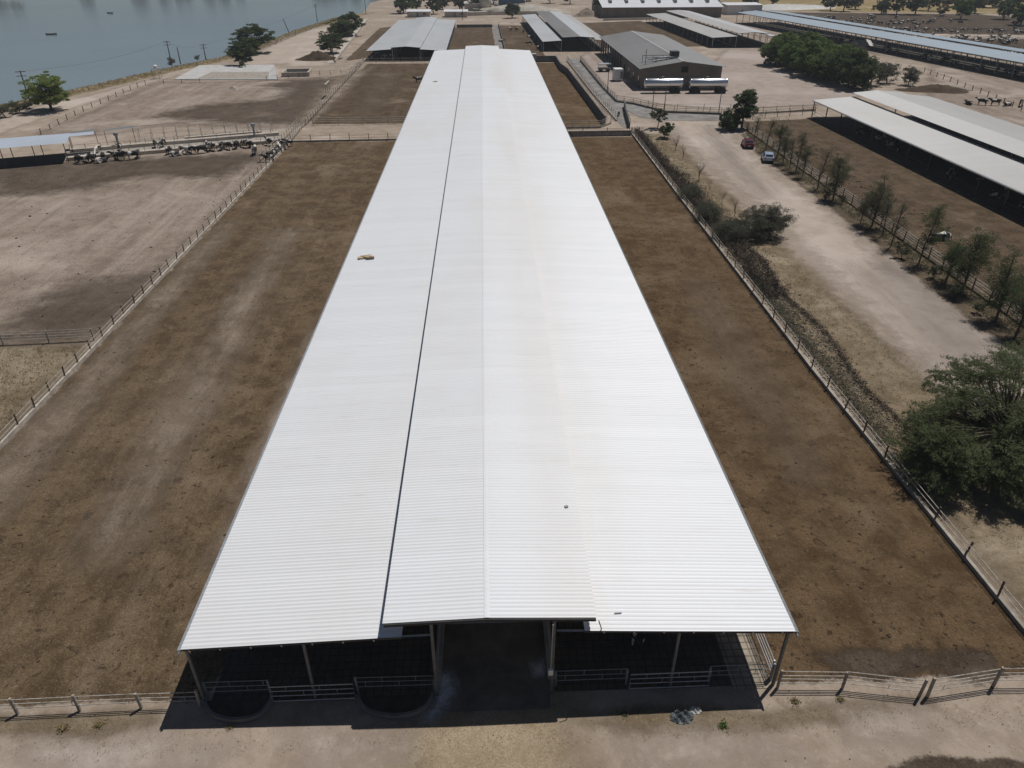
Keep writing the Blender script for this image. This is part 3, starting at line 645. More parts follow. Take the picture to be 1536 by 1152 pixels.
def gate(label, x0, x1, y, n=4):
    t = thing('pipe_gate', label, 'gate', (x0, y, 0)); W = x1-x0
    MB().tube([(0,0,.12),(W,0,.16),(W,0,1.22),(0,0,1.18),(0,0,.12)], .032, 6).build('frame', 'galvanised', t)
    for z in (.5, .85): MB().tube([(0,0,z),(W,0,z+.03)], .022, 5).build('rail', 'galvanised', t)
    for k in range(1, 5):
        x = W*k/5; za, zb = ((.85, 1.18) if k % 2 else (.5, .85)); MB().tube([(x,0,za),(x,0,zb)], .016, 4).build('stay', 'galvanised', t)
gate('shaded pipe gate between the two half-round troughs', -10.65, -6.7, 21.8)
gate('shaded pipe gate under the right part of the barn front', 6.5, 10.4, 21.85)
def trough(label, pts, h=.3):
    o = pts[0]; t = thing('half_round_trough', label, 'trough', o)
    P = [(p[0]-o[0], p[1]-o[1]) for p in pts]
    # smooth the arc
    Q = []
    for i in range(len(P)-1):
        for k in range(4):
            f = k/4; a = P[max(i-1,0)]; b = P[i]; c = P[i+1]; d = P[min(i+2,len(P)-1)]
            Q.append(tuple(.5*((2*b[j])+(c[j]-a[j])*f+(2*a[j]-5*b[j]+4*c[j]-d[j])*f*f+(3*b[j]-a[j]-3*c[j]+d[j])*f**3) for j in (0,1)))
    Q.append(P[-1])
    MB().wall(Q, .14, 0, h).build('curb', 'concrete_dark', t)
    MB().prism(Q, .0, .12).build('basin', 'manure_shade_floor', t)
trough('curved concrete trough curb under the front left corner post', [(-13.9,21.95), (-13.3,21.2), (-12.25,20.85), (-11.2,21.0), (-10.75,21.6), (-10.7,22.0)])
trough('curved concrete trough curb left of the barn lane', [(-6.6,21.9), (-6.2,21.25), (-5.3,20.85), (-4.2,20.8), (-3.3,21.2), (-3.0,21.9)])
fence('rail fence across the left corral, in front of the feed alley gap', [(-35.2,136.2), (-14.2,137.2)], 3.6, 1.35, .1, (.6, 1.1), .02, pm='wood_post', rm='pipe_dark', wall=(.3,.15), wm='concrete')
fence('white double-rail fence across the left corral behind the bare strip', [(-34,150.6), (-14.2,151)], 5.4, 1.5, .1, (.65, 1.0, 1.4), .05, pm='pipe_white')
fence('wire fence between the pale corrals and the rear left corral', [(-35.3,150), (-35.6,180), (-36,236)], 2.6, 1.4, .09, (.6, 1.0, 1.3), .03, pm='wood_post', rm='pipe_white')
fence('double white pipe crowding race beside the rear left corral corner', [(-35.2,136.2), (-35.6,150)], 1.7, 1.6, .09, (.5, .95, 1.4), .04, pm='pipe_white')
fence('second rail line of the crowding race, on the cow side', [(-37.1,122), (-36.7,136.5), (-36.8,150)], 2, 1.5, .08, (.5, .95, 1.4), .035, pm='pipe_white')
fence('rail fence in front of the rear left barn', [(-36,238), (-14,239)], 3.6, 1.4, .1, (.6, 1.2), .03, pm='pipe_dark', rm='pipe_white')
fence('rail fence along the front of the pale pen at far left, by the dry grass', [(-75,58.0), (-44,59.0), (-36,59.6)], 3.9, 1.25, .1, (.4, .7, .95, 1.2), .03, pm='pipe_white', name='pipe_fence')
fence('dark concrete wall with posts across the right corral', [(13.9,138.8), (27.6,139.2)], 4.4, 1.6, .1, (1.3,), .03, pm='pipe_dark', rm='pipe_dark', wall=(1.0,.25), wm='concrete', name='wall_fence')
fence('pipe fence behind the dark wall across the right corral', [(13.9,145.6), (22.8,146), (25.4,149.5)], 3.4, 1.5, .1, (.6, 1.05, 1.4), .035, pm='pipe_dark', wall=(.35,.2))
fence('tall grey concrete wall bending round the rear right corral', [(15.0,237.6), (22.2,237.8), (22.1,222), (23.2,211.5), (24.0,148.5)], 400, .1, .05, (), wall=(1.75,.28), wm='concrete_dark', name='retaining_wall', cat='wall', at=[0])
fence('white pipe fence on the left side of the cattle lane', [(25.9,240), (26.2,184), (27.0,152)], 2.3, 1.5, .09, (.5, .95, 1.4), .035, pm='pipe_white', wall=(.25,.2), wm='concrete_pale')
fence('dark pipe fence on the right side of the cattle lane', [(29.9,240), (29.8,190), (30.3,172.5), (33.6,169.6), (39.05, 160.28), (50.14, 157.77)], 2.5, 1.5, .09, (.55, 1.0, 1.4), .03, pm='pipe_dark', rm='pipe_dark', wall=(.4,.22), wm='concrete_dark')
fence('grey wall with white rails below the lane junction', [(31.0,166.5), (29.8,158), (28.4,145.5)], 1.9, 1.9, .09, (1.3, 1.75), .035, pm='pipe_white', wall=(1.1,.25), wm='concrete_dark', name='wall_fence')
fence('sagging wire fence with tall posts in front of the dairy yard', [(35.92, 160.40), (40.80, 161.65), (50.85, 161.28), (53.01, 161.20)], 5.2, 1.6, .09, (.7, 1.5), .02, pm='pipe_dark', rm='pipe_dark')
fence('dark rail fence from the yard to the off-white barn', [(50.16, 156.40), (60.19, 158.79), (71.53, 161.23)], 3.2, 1.5, .09, (.7, 1.25), .035, pm='pipe_dark', rm='pipe_dark', wall=(.35,.2))
fence('pale rail fence at the top of the right-hand pen', [(52.23, 151.67), (61.80, 155.29), (70.13, 157.73)], 3.4, 1.4, .09, (.6, 1.1), .04, pm='pipe_white')
fence('pale board fence behind the roadside trees', [(51.0,146), (50.9,120), (50.8,60), (50.8,30)], 2.9, 1.35, .11, (.35, .65, .95, 1.25), .055, pm='wood_post', rm='pipe_white', name='rail_fence')
fence('post fence across the pale ground beyond the off-white barn', [(123.85, 213.97), (119.72, 180.49), (114.77, 151.31)], 4.2, 1.2, .14, (.9,), .02, pm='wood_post', rm='pipe_dark')
fence('rail fence along the near edge of the pale corral by the feed bunks', [(-83.85, 144.13), (-86.01, 164.22), (-87.02, 200.60), (-73.55, 203.19)], 4.5, 1.1, .12, (.6, 1.0), .02, pm='wood_post', rm='pipe_dark', name='wire_fence')
fence('low fence along the bank of the small reservoir', [(-57.05, 205.76), (-46.31, 213.16), (-37.04, 217.52), (-36.45, 232.83)], 3, 1.2, .1, (.6, 1.05), .02, pm='wood_post', rm='pipe_dark', name='wire_fence')
fence('long pale wall beside the concrete lakeside road', [(-44.71, 238.70), (-53.79, 383.77)], 60, .1, .05, (), wall=(.8,.3), wm='concrete_pale', name='low_wall', cat='wall', at=[0])
fence('dark wall closing the back of the rear pens', [(-11,343), (4.3,343.5)], 60, .1, .05, (), wall=(1.2,.3), wm='concrete_dark', name='low_wall', cat='wall', at=[0])
fence('dark curb wall beside the wet lane between the rear pens', [(7.4,246), (7.2,352)], 6, 1.3, .1, (1.1,), .03, wall=(.8,.25), wm='concrete_dark', name='low_wall', cat='wall')
# ------------------------------------------------------------------ trees
def leaf_quads(P, size, flat=0., aspect=.5):
    n = len(P); a = rng.normal(size=(n,3)); 
    if flat: a[:, 2] *= (1-flat)
    a /= np.linalg.norm(a, axis=1, keepdims=True)+1e-9
    b = rng.normal(size=(n,3)); 
    if flat: b[:, 2] *= (1-flat)
    b -= a*(a*b).sum(1, keepdims=True); b /= np.linalg.norm(b, axis=1, keepdims=True)+1e-9
    s = size*rng.uniform(.6, 1.35, (n,1))
    a *= s; b *= s*aspect
    V = np.stack([P-a, P-b*.9+a*.1, P+a, P+b*.9-a*.1], 1).reshape(-1, 3)
    return V, np.arange(4*n).reshape(n, 4)
def tree_meshes(seed, H, cr, base, nclump, nleaf, lsize, tr, clump_r=.9, flat=0., aspect=.5, sq=1.0, fork=.35, top=0., twigs=0, lean=(0,0), hollow=.45, nsub=3):
    """tapered trunk, limbs to every clump, and a crown of leaf faces spread through clumps"""
    global rng
    keep = rng; rng = np.random.default_rng(seed); rr = random.Random(seed)
    cz = (base+H)/2; rz = (H-base)/2; cl = []
    while len(cl) < nclump:
        d = rng.normal(size=3); d /= np.linalg.norm(d); rad = rng.uniform(hollow, 1.0)**.6
        p = d*rad*np.array([cr, cr*sq, rz])
        if top: p[:2] *= 1-top*max(0, (p[2]+rz)/(2*rz))
        p += np.array([lean[0]*(p[2]+rz)/(2*rz), lean[1]*(p[2]+rz)/(2*rz), cz])
        if p[2] < base*.8: continue
        cl.append(p)
    wood = MB(); fz = H*fork; tips = []
    if top >= .3:   # a leader running to the top
        path = [(0,0,0), (rr.gauss(0,.06)*H*.2, rr.gauss(0,.06)*H*.2, H*.3), (lean[0]*.5+rr.gauss(0,.1), lean[1]*.5+rr.gauss(0,.1), H*.65), (lean[0], lean[1], H*.97)]
        wood.tube(path, [tr, tr*.8, tr*.5, tr*.12], 6, False)
        starts = lambda z: Vector(path[0]).lerp(Vector(path[3]), max(.15, min(.92, z/H-.12)))
    else:
        k = Vector((rr.gauss(0,.05)*H, rr.gauss(0,.05)*H, fz))
        wood.tube([(0,0,0), (k.x*.4, k.y*.4, fz*.5), k], [tr*1.15, tr*.9, tr*.75], 7, False)
        starts = lambda z: k
    for p in cl:
        a = starts(p[2]); b = Vector(p); m = a.lerp(b, .5)+Vector((rr.gauss(0,.08), rr.gauss(0,.08), rr.uniform(-.02,.1)))*(b-a).length
        r0 = tr*.42*(.6+.4*rr.random())
        wood.tube([a, m, b], [r0, r0*.5, r0*.12], 4, False)
        for _ in range(twigs):
            t = rr.uniform(.3, 1); s = a.lerp(m, t*2) if t < .5 else m.lerp(b, t*2-1)
            e = s+Vector((rr.gauss(0,1), rr.gauss(0,1), rr.gauss(.4,.7)))*clump_r*.6
            wood.tube([s, s.lerp(e, .5)+Vector((rr.gauss(0,.05), rr.gauss(0,.05), .03)), e], [r0*.3, r0*.2, r0*.06], 3, False)
    P = []
    for p in cl:
        k = max(4, int(nleaf/nclump*rng.uniform(.5, 1.5)))
        for s in range(nsub):
            c = p+rng.normal(size=3)*clump_r*np.array([.45,.45,.3]); r = clump_r*rng.uniform(.35, .75)
            d = rng.normal(size=(k//nsub,3)); d /= np.linalg.norm(d, axis=1, keepdims=True)
            P.append(c+d*r*np.array([1,1,.62 if not flat else .35])*rng.uniform(.25, 1, (len(d),1))**.5)
    P = np.concatenate(P); P = P[P[:, 2] > .15]
    V, F = leaf_quads(P, lsize, flat, aspect)
    lm = np_mesh('crown', V, F); rng = keep
    return np_mesh('trunk', *tri4(wood)), lm
def tri4(mb):
    return mb.v, [f if len(f) == 4 else (f[0], f[1], f[2], f[2]) for f in mb.f]
def tree(name, label, loc, meshes, leaf, rz=0, scale=1., group=None, cat='tree', bark='bark'):
    t = thing(name, label, cat, loc, rz, group); t.scale = (scale,)*3 if not hasattr(scale, '__len__') else scale
    w_, l_ = meshes
    link('trunk', w_, bark, t)
    if l_: link('crown', l_, leaf, t)
    return t
def bare_shrub(seed, H, spread, n, r=.035):
    rr = random.Random(seed); mb = MB()
    def grow(p, d, l, r_, lev):
        e = p+d*l; m = p.lerp(e, .5)+Vector((rr.gauss(0,.06), rr.gauss(0,.06), 0))*l
        mb.tube([p, m, e], [r_, r_*.8, r_*.55], 4 if lev < 2 else 3, False)
        if lev < 4:
            for _ in range(rr.choice((2,3)) if lev else n):
                q = m.lerp(e, rr.uniform(.3, 1)) if lev else p.lerp(e, rr.uniform(.3,1))
                nd = (d+Vector((rr.gauss(0,spread), rr.gauss(0,spread), rr.uniform(.0,.5)))).normalized()
                grow(q, nd, l*rr.uniform(.55,.85), r_*.55, lev+1)
    grow(Vector((0,0,0)), Vector((rr.gauss(0,.1), rr.gauss(0,.1), 1)).normalized(), H*.38, r, 0)
    return np_mesh('twigs', *tri4(mb))

# big mesquite at the right edge
def plume_tree(seed, H, cr, n, nleaf, lsize, tr):
    """a spreading thorn tree: radial, drooping feathery plumes on long limbs, with gaps between"""
    r_ = np.random.default_rng(seed); rr = random.Random(seed); wood = MB(); P = []; A = []; B = []
    k = Vector((.2, -.1, H*.2)); wood.tube([(0,0,0), (.1,0,H*.1), k], [tr*1.2, tr, tr*.85], 8, False)
    for i in range(n):
        a = r_.uniform(0, 2*math.pi); lo = r_.random() < .33
        f = math.sqrt(r_.uniform(.02, 1)); R_ = cr*f*(.8+.28*math.sin(2*a+1)+.18*math.sin(5*a+seed))
        z = (H*.93*(1-.5*f*f) if not lo else H*(.52-.3*f))+r_.normal(0, .35)
        c = np.array([R_*math.cos(a), R_*math.sin(a), max(.7, z)])
        d = np.array([math.cos(a), math.sin(a), -.28*f+r_.normal(0,.12)+.12]); d += r_.normal(0,.35,3)*np.array([1,1,.2]); d /= np.linalg.norm(d)
        s = np.cross(d, [0,0,1]); s /= np.linalg.norm(s); u = np.cross(s, d)
        L_, W2, T = r_.uniform(.8, 1.7), r_.uniform(.35, .7), r_.uniform(.14, .3)
        st = k.lerp(Vector(c), .12); md = k.lerp(Vector(c), .55)+Vector((0,0,.5*rr.random())); r0 = tr*.32*rr.uniform(.6,1)
        wood.tube([st, md, Vector(c-d*L_*.5), Vector(c+d*L_*.8)], [r0, r0*.55, r0*.28, r0*.06], 4, False)
        m = int(nleaf/n*r_.uniform(.4, 1.6)); nt = 9
        for t in range(nt):    # twiglets fanning off the plume
            o = c+d*r_.normal(0, L_*.5)+s*r_.normal(0, W2*.6)+u*r_.normal(0, T*.7)
            td = d*r_.uniform(.3,1)+s*r_.normal(0,.7)+u*r_.normal(0,.25); td /= np.linalg.norm(td); q = m//nt; l2 = r_.uniform(.4,.95)
            w_ = r_.normal(0, 1, (q,3))*np.array([.10,.10,.06]); P.append(o+td*r_.uniform(-.5,1,(q,1))*l2+w_); A.append(np.repeat(td[None], q, 0))
            wood.tube([Vector(o-td*l2*.5), Vector(o+td*l2)], [.012,.004], 3, False)
    P = np.concatenate(P); A = np.concatenate(A); n_ = len(P)
    A = A+r_.normal(0,.45,(n_,3)); A /= np.linalg.norm(A, axis=1, keepdims=True); Bq = r_.normal(size=(n_,3)); Bq -= A*(A*Bq).sum(1, keepdims=True); Bq /= np.linalg.norm(Bq, axis=1, keepdims=True)
    sc_ = lsize*r_.uniform(.6,1.4,(n_,1)); A *= sc_; Bq *= sc_*.3
    V = np.stack([P-A, P-Bq, P+A, P+Bq], 1).reshape(-1,3)
    return np_mesh('trunk', *tri4(wood)), np_mesh('crown', V, np.arange(4*n_).reshape(-1,4))
mq = plume_tree(5, 6.8, 8.5, 250, 145000, .082, .36)
tree('mesquite_tree', 'large spreading feathery mesquite at the right edge, overhanging the corral fence', (36.5,40.4,0), mq, 'leaf_mesquite', .4, (1,1,.92))
mq2 = plume_tree(8, 3.4, 3.4, 90, 42000, .082, .16)
tree('mesquite_tree', 'low feathery mesquite leaning over the corral fence, in front of the large one', (30.9,37.2,0), mq2, 'leaf_mesquite', 1.4)

# roadside row
thin = [tree_meshes(40+i, 6.5, 1.35, 1.2, 34, 7000, .07, .085, clump_r=.75, aspect=.3, top=.5, twigs=4, hollow=.2, lean=(random.uniform(-.4,.4), random.uniform(-.3,.3))) for i in range(3)]
mid = [tree_meshes(50+i, 6.0, 1.7, .9, 46, 12000, .07, .11, clump_r=.95, aspect=.32, top=.4, twigs=3, hollow=.2, lean=(random.uniform(-.5,.5), random.uniform(-.3,.3))) for i in range(3)]
sparse = [tree_meshes(60+i, 6.2, 1.5, 1.2, 36, 2200, .06, .085, clump_r=.65, aspect=.3, top=.5, twigs=7, hollow=.2, lean=(random.uniform(-.8,.8), random.uniform(-.3,.3))) for i in range(3)]
row = [((49.46, 134.34),sparse[0],'leaf_olive',.80,'sparse leafless roadside tree behind the dark red car'), ((49.02, 126.89),sparse[1],'leaf_olive',1.0,'sparse leaning roadside tree between the two parked cars'),
       ((49.24, 121.85),thin[0],'leaf_olive',1.0,'thin olive roadside tree immediately right of the silver car'), ((48.87, 118.00),thin[1],'leaf_olive',.95,'thin roadside tree, second to the right of the silver car'),
       ((48.92, 115.13),sparse[2],'leaf_olive',.85,'twiggy bare roadside tree, third to the right of the silver car'), ((49.40, 113.53),thin[2],'leaf_olive',.9,'thin dusty roadside tree, fourth to the right of the silver car'),
       ((48.91, 109.74),thin[0],'leaf_olive',.8,'short wispy roadside tree, fifth to the right of the silver car'), ((48.89, 103.74),sparse[0],'leaf_olive',1.08,'tall bare leaning roadside trunk, sixth to the right of the silver car'),
       ((48.87, 98.27),mid[0],'leaf_olive',1.08,'bushy green roadside tree just beyond the tall bare trunk'), ((48.29, 88.41),thin[1],'leaf_olive',.7,'small shrubby roadside tree left of the widest olive one'),
       ((49.16, 87.10),mid[1],'leaf_olive',1.1,'wide olive roadside tree facing the big round shrub across the road'), ((48.90, 83.69),sparse[1],'leaf_olive',.85,'grey half-bare roadside tree right of the widest olive one'),
       ((48.19, 80.05),sparse[2],'leaf_olive',1.0,'leaning bare roadside tree before the gap in the row'), ((48.82, 74.80),thin[2],'leaf_dark',1.05,'narrow dark green pointed roadside tree beside the lying cow'),
       ((48.95, 69.54),mid[2],'leaf_dark',.9,'dark green roadside tree left of the fullest one'), ((49.36, 67.11),mid[0],'leaf_dark',1.12,'fullest dark green roadside tree right of the lying cow'),
       ((48.77, 60.46),mid[1],'leaf_dark',1.12,'dark two-tiered roadside tree near the right frame edge'), ((48.60, 57.17),mid[2],'leaf_dark',1.0,'roadside tree cut by the right frame edge, above the mesquite')]
for i, (p, ms, lf, s, lb) in enumerate(row):
    o = tree('roadside_tree', lb, p, ms, lf, i*1.7, s, 'trees along the dirt road')
    if lf == 'leaf_dark':
        for ch in o.children:
            if ch.name.startswith('crown') and ch.data.materials[0].name != lf:
                ch.data = ch.data.copy(); ch.data.materials.clear(); ch.data.materials.append(M(lf))
small = [tree_meshes(80+i, 2.2, .8, .35, 16, 1500, .09, .05, clump_r=.42, aspect=.45, hollow=.2) for i in range(3)]
for i, (x, y) in enumerate([(47.96, 98.61),(49.44, 96.73),(47.67, 76.45),(47.67, 65.53),(48.25, 70.65),(47.92, 62.10)]):
    tree('understorey_bush', ['low bush at the foot of the bushy green roadside tree','low bush right of the bushy green roadside tree','low dark bush at the gap in the roadside row','low bush under the fullest dark roadside tree','low bush between the narrow dark tree and the fullest one','low bush left of the two-tiered roadside tree'][i], (x,y), small[i%3], 'leaf_olive', i, random.uniform(.6,1), 'bushes under the roadside trees', 'bush')
# trees by the yard and road
yt = tree_meshes(91, 7.2, 2.6, 1.4, 55, 14000, .16, .2, clump_r=.95, aspect=.45, top=.25, hollow=.25)
tree('yard_tree', 'tall dark green tree by the yard fence, behind the red car', (50.22, 144.32), yt, 'leaf_dark', .5)
yb = tree_meshes(92, 3.4, 2.6, .2, 45, 12000, .15, .14, clump_r=.9, aspect=.5, hollow=.2)
tree('dense_bush', 'dense dark bush at the foot of the tall yard tree', (47.27, 143.26), yb, 'leaf_dark', 1.5, (1,.8,1), cat='bush')
st = tree_meshes(93, 3.6, 1.6, 1.3, 24, 4500, .12, .09, clump_r=.6, flat=.3, fork=.4)
tree('small_tree', 'small flat-topped tree at the head of the brush strip', (33.81, 144.93), st, 'leaf_olive', .3)
tree('small_tree', 'small round clipped tree next to the flat-topped one', (33.52, 137.05), tree_meshes(94, 2.5, 1.3, .8, 22, 5000, .11, .07, clump_r=.55), 'leaf_dark', .3)
bs = [bare_shrub(100+i, 3.0, .45, 6, .06) for i in range(4)]
for i, (x, y, s, lb) in enumerate([(*(33.30, 127.48),.85,'bare twiggy shrub nearest the small round tree'),(*(33.17, 121.57),.75,'bare twiggy shrub, second along the brush strip'),(*(32.77, 109.24),.95,'bare branching shrub standing alone midway in the brush strip'),(*(32.72, 103.01),.45,'tiny bare shrub in the grass strip, left of the stump'),(*(33.02, 97.94),.55,'short bare stump with twigs in the grass strip'),(*(32.89, 91.91),.75,'bare shrub just behind the big round shrub')]):
    t = thing('bare_shrub', lb, 'shrub', (x,y), i*1.3, 'bare shrubs in the grass strip'); t.scale = (s*1.25,)*3; link('twigs', bs[i%4], 'twig', t)
def shrub(seed, H, r, n, leaf, label, loc, rz=0, sc_=(1,1,1)):
    tree('grey_shrub', label, loc, tree_meshes(seed, H, r, .0, 90, int(n*2.2), .085, .06, clump_r=.9, aspect=.22, fork=.1, twigs=5, hollow=.1), leaf, rz, sc_, None, 'shrub', 'twig')
shrub(110, 3.9, 3.1, 20000, 'leaf_grey', 'large round grey-green shrub beside the dirt road', (33.98, 84.24), .2)
shrub(111, 2.4, 2.2, 11000, 'leaf_grey', 'dark low shrub pressed against the right fence, left of the large round one', (29.85, 83.22), 1.2)
shrub(112, 2.2, 1.6, 7000, 'leaf_grey', 'pale grey shrub against the right fence above the dark low one', (29.08, 90.70), 2.2)
shrub(113, 1.7, 1.6, 6000, 'leaf_grey', 'flat grey shrub against the right fence, topmost of the three', (29.08, 100.25), 3.2)
# the leafy clump beyond the yard
cl = [tree_meshes(120+i, 8.2, 4.7, .3, 90, 22000, .21, .26, clump_r=1.3, aspect=.5, hollow=.3) for i in range(3)]
for i, (x, y, s, lf, lb) in enumerate([(*(86.58, 228.27),1.0,'leaf_green','leftmost bright green tree of the clump beyond the yard'),(*(88.05, 217.77),.95,'leaf_green','bright green tree second from the left in the yard clump'),(*(88.50, 208.16),1.0,'leaf_green','green tree in the middle of the yard clump'),(*(90.13, 201.38),.98,'leaf_green','green tree right of the middle of the yard clump'),(*(90.90, 194.00),.95,'leaf_dark','dark green tree on the right of the yard clump'),(*(92.04, 188.03),1.0,'leaf_dark','dark tree at the right end of the yard clump, over the off-white barn')]):
    o = tree('leafy_tree', lb, (x,y), cl[i%3], lf, i*2.1, s, 'green trees beyond the yard')
    if lf == 'leaf_dark':
        for ch in o.children:
            if ch.name.startswith('crown') and ch.data.materials[0].name != lf: ch.data = ch.data.copy(); ch.data.materials.clear(); ch.data.materials.append(M(lf))
for i, (p, s, lb) in enumerate([((90.53, 230.87),1.05,'green tree in the back row of the yard clump, leftmost'),((92.34, 221.43),1.1,'green tree in the back row of the yard clump, second'),((94.03, 212.65),1.05,'green tree in the back row of the yard clump, third'),((95.53, 205.61),1.0,'green tree in the back row of the yard clump, rightmost')]):
    tree('leafy_tree', lb, p, cl[(i+1)%3], 'leaf_green', i*1.3+.7, s, 'green trees beyond the yard')
gs = [tree_meshes(130+i, 6.0, 3.0, .6, 46, 6500, .2, .18, clump_r=1.1, aspect=.3, twigs=3, hollow=.3) for i in range(2)]
for i, (x, y, s, lb) in enumerate([(*(98.62, 192.70),1.0,'grey dusty tree behind the far corner of the off-white barn'),(*(104.17, 195.56),.8,'grey half-bare tree right of the dusty one'),(*(108.13, 192.35),.75,'sparse grey tree at the edge of the pale ground'),(*(106.54, 224.83),1.05,'tall dusky tree behind the yard clump, in front of the blue barn')]):
    tree('dusty_tree', lb, (x,y), gs[i%2], 'leaf_grey' if i < 3 else 'leaf_dark', i, s, 'dusty trees beyond the yard')
# lakeside trees
lk = [tree_meshes(140+i, 8.0, 4.6, 1.5, 80, 20000, .2, .34, clump_r=1.45, aspect=.5, flat=.2, hollow=.3, fork=.3) for i in range(3)]
tree('lakeside_tree', 'light green tree alone by the lakeside road at far left', (-93.42, 167.35), lk[0], 'leaf_light', 0, (.92,.92,.92), 'trees on the lake bank')
for i, (p, m_, s, lb) in enumerate([((-70.63, 232.75),1,(.8,.8,.86),'dark round tree behind the small reservoir, nearer of the pair'),((-74.69, 261.41),2,(1.25,1.25,1.02),'wide dark tree behind the small reservoir, farther of the pair'),
                                ((-49.74, 260.49),1,(.92,.92,.78),'dark tree by the concrete lakeside road, nearest of three'),((-52.02, 294.34),0,(1.05,1.05,.95),'dark tree by the concrete lakeside road, middle of three'),((-51.05, 312.10),2,(.95,.95,1.0),'dark tree by the concrete lakeside road, farthest of three')]):
    o = tree('lakeside_tree', lb, p, lk[m_], None, i*1.9+.5, s, 'trees on the lake bank')
    for ch in o.children:
        if ch.name.startswith('crown'): ch.data = ch.data.copy(); ch.data.materials.clear(); ch.data.materials.append(M('leaf_dark' if i != 9 else 'leaf_green'))
tree('lakeside_bush', 'small round bush at the foot of the nearer power pole on the bank', (-91.15, 232.17), small[0], 'leaf_olive', 0, 1.3, None, 'bush')
tree('lakeside_bush', 'small bush in front of the nearer reservoir tree', (-69.34, 227.43), small[1], 'leaf_olive', 0, 1.1, None, 'bush')
tree('lakeside_bush', 'upright bush on the waterline right of the power poles', (-87.46, 243.17), small[2], 'leaf_dark', 0, .9, None, 'bush')
for i, (x, y, s) in enumerate([(*(-98.78, 164.69),1.6),(*(-99.59, 160.60),1.7),(*(-99.35, 169.78),1.4),(*(-102.59, 169.16),1.2),(*(-99.81, 156.67),1.6)]):
    tree('waterside_scrub', 'low dark scrub on the bank below the light green tree', (x,y), small[i%3], 'leaf_olive', i, (s*1.3,s*1.1,s*.7), 'scrub on the lake bank', 'bush')
# far tree line
far = [tree_meshes(150+i, 8.5, 4.2, 1.4, 34, 3200, .42, .3, clump_r=1.5, aspect=.55, hollow=.3) for i in range(4)]
fl = [(*(-40.47, 417.31),'leaf_dark',1.2,'broad dark tree left of the rear barn roofline'),(*(-34.90, 434.15),'leaf_dark',.9,'dark tree touching the broad one behind the rear left barn'),(*(-24.81, 412.66),'leaf_olive',.9,'olive tree behind the middle of the rear left barn'),(*(-21.42, 442.69),'leaf_olive',.9,'olive tree behind the right end of the rear left barn'),(*(-11.97, 442.34),'leaf_olive',1.0,'olive tree right of the rear left barn'),(*(-2.84, 432.96),'leaf_dark',1.0,'dark tree left of the round silo'),(*(6.80, 481.72),'leaf_dark',1.25,'dark tree behind the round silo'),(*(14.41, 388.33),'leaf_dark',.8,'dark tree beside the tarped heap'),(*(27.79, 503.71),'leaf_dark',1.2,'dark tree behind the tarped heap'),(*(40.82, 485.96),'leaf_olive',1.0,'olive tree between the tarped heap and the warehouse'),(*(52.22, 480.04),'leaf_dark',1.0,'dark tree left of the warehouse'),(*(60.19, 405.52),'leaf_dark',1.05,'dark tree against the left end of the warehouse'),
      (*(75.53, 430.05),'leaf_olive',.8,'thin tree in front of the warehouse wall'),(*(113.86, 447.08),'leaf_dark',.8,'dark tree in front of the right half of the warehouse'),(*(127.20, 437.17),'leaf_olive',.6,'small tree at the right end of the warehouse'),(*(149.09, 445.77),'leaf_dark',.9,'dark tree in front of the white shed'),(*(170.81, 470.25),'leaf_dark',.7,'dark tree at the edge of the white silage sheet'),
      (*(185.96, 425.96),'leaf_dark',1.0,'dark tree right of the white silage sheet'),(*(191.20, 421.38),'leaf_dark',1.1,'dark tree beyond the blue barn, second from the silage sheet'),(*(203.50, 434.34),'leaf_olive',1.0,'olive tree beyond the blue barn'),(*(203.38, 404.20),'leaf_olive',.95,'round tree alone on the yellow field edge'),(*(209.23, 399.99),'leaf_olive',.95,'spreading tree on the yellow field edge'),(*(218.32, 399.65),'leaf_dark',1.1,'dense tree on the yellow field edge, third of the group'),(*(238.32, 424.01),'leaf_dark',1.1,'dark tree behind the herd corral'),(*(227.55, 391.55),'leaf_dry',.6,'brownish bush by the herd corral'),(*(226.47, 373.37),'leaf_green',1.0,'green tree at the corner of the herd corral'),(*(253.30, 406.41),'leaf_olive',1.1,'olive tree behind the green corner tree'),(*(247.01, 372.61),'leaf_dark',1.0,'dark mushroom-shaped tree by the herd corral'),(*(236.35, 343.92),'leaf_dark',1.2,'dark tree at the upper right frame corner'),(*(301.71, 449.90),'leaf_olive',1.2,'olive tree highest in the upper right corner')]
for i, (x, y, lf, s, lb) in enumerate(fl):
    o = tree('background_tree', lb, (x,y), far[i%4], None, i*1.1, s, 'far trees along the top of the view')
    for ch in o.children:
        if ch.name.startswith('crown'): ch.data = ch.data.copy(); ch.data.materials.clear(); ch.data.materials.append(M(lf))
# trees beyond, read as one wood
def wood(name, label, pts, n, lf, mesh_i, spread=14, smin=.8):
    Vs = []; Fs = []; k = 0; me = far[mesh_i][1]; co = np.zeros(len(me.vertices)*3, np.float32); me.vertices.foreach_get('co', co); co = co.reshape(-1, 3)
    for i in range(n):
        p = along(pts, plen(pts)*rng.random()); s = rng.uniform(smin, 1.4); a = rng.uniform(0, 6.3)
        c, s_ = math.cos(a), math.sin(a); q = co*s; q = np.stack([q[:,0]*c-q[:,1]*s_, q[:,0]*s_+q[:,1]*c, q[:,2]], 1)
        q += np.array([p.x+rng.normal(0, spread), p.y+rng.normal(0, spread), -.5]); Vs.append(q); Fs.append(np.arange(len(q)).reshape(-1, 4)+k); k += len(q)
    o = link(name, np_mesh(name, np.concatenate(Vs), np.concatenate(Fs)), lf); tag(o, label, 'woodland', kind='stuff')
wood('far_woodland', 'distant woodland on the yellow field, upper right', [(255,455), (330,430), (470,440)], 26, 'leaf_olive', 0, 12, .7)
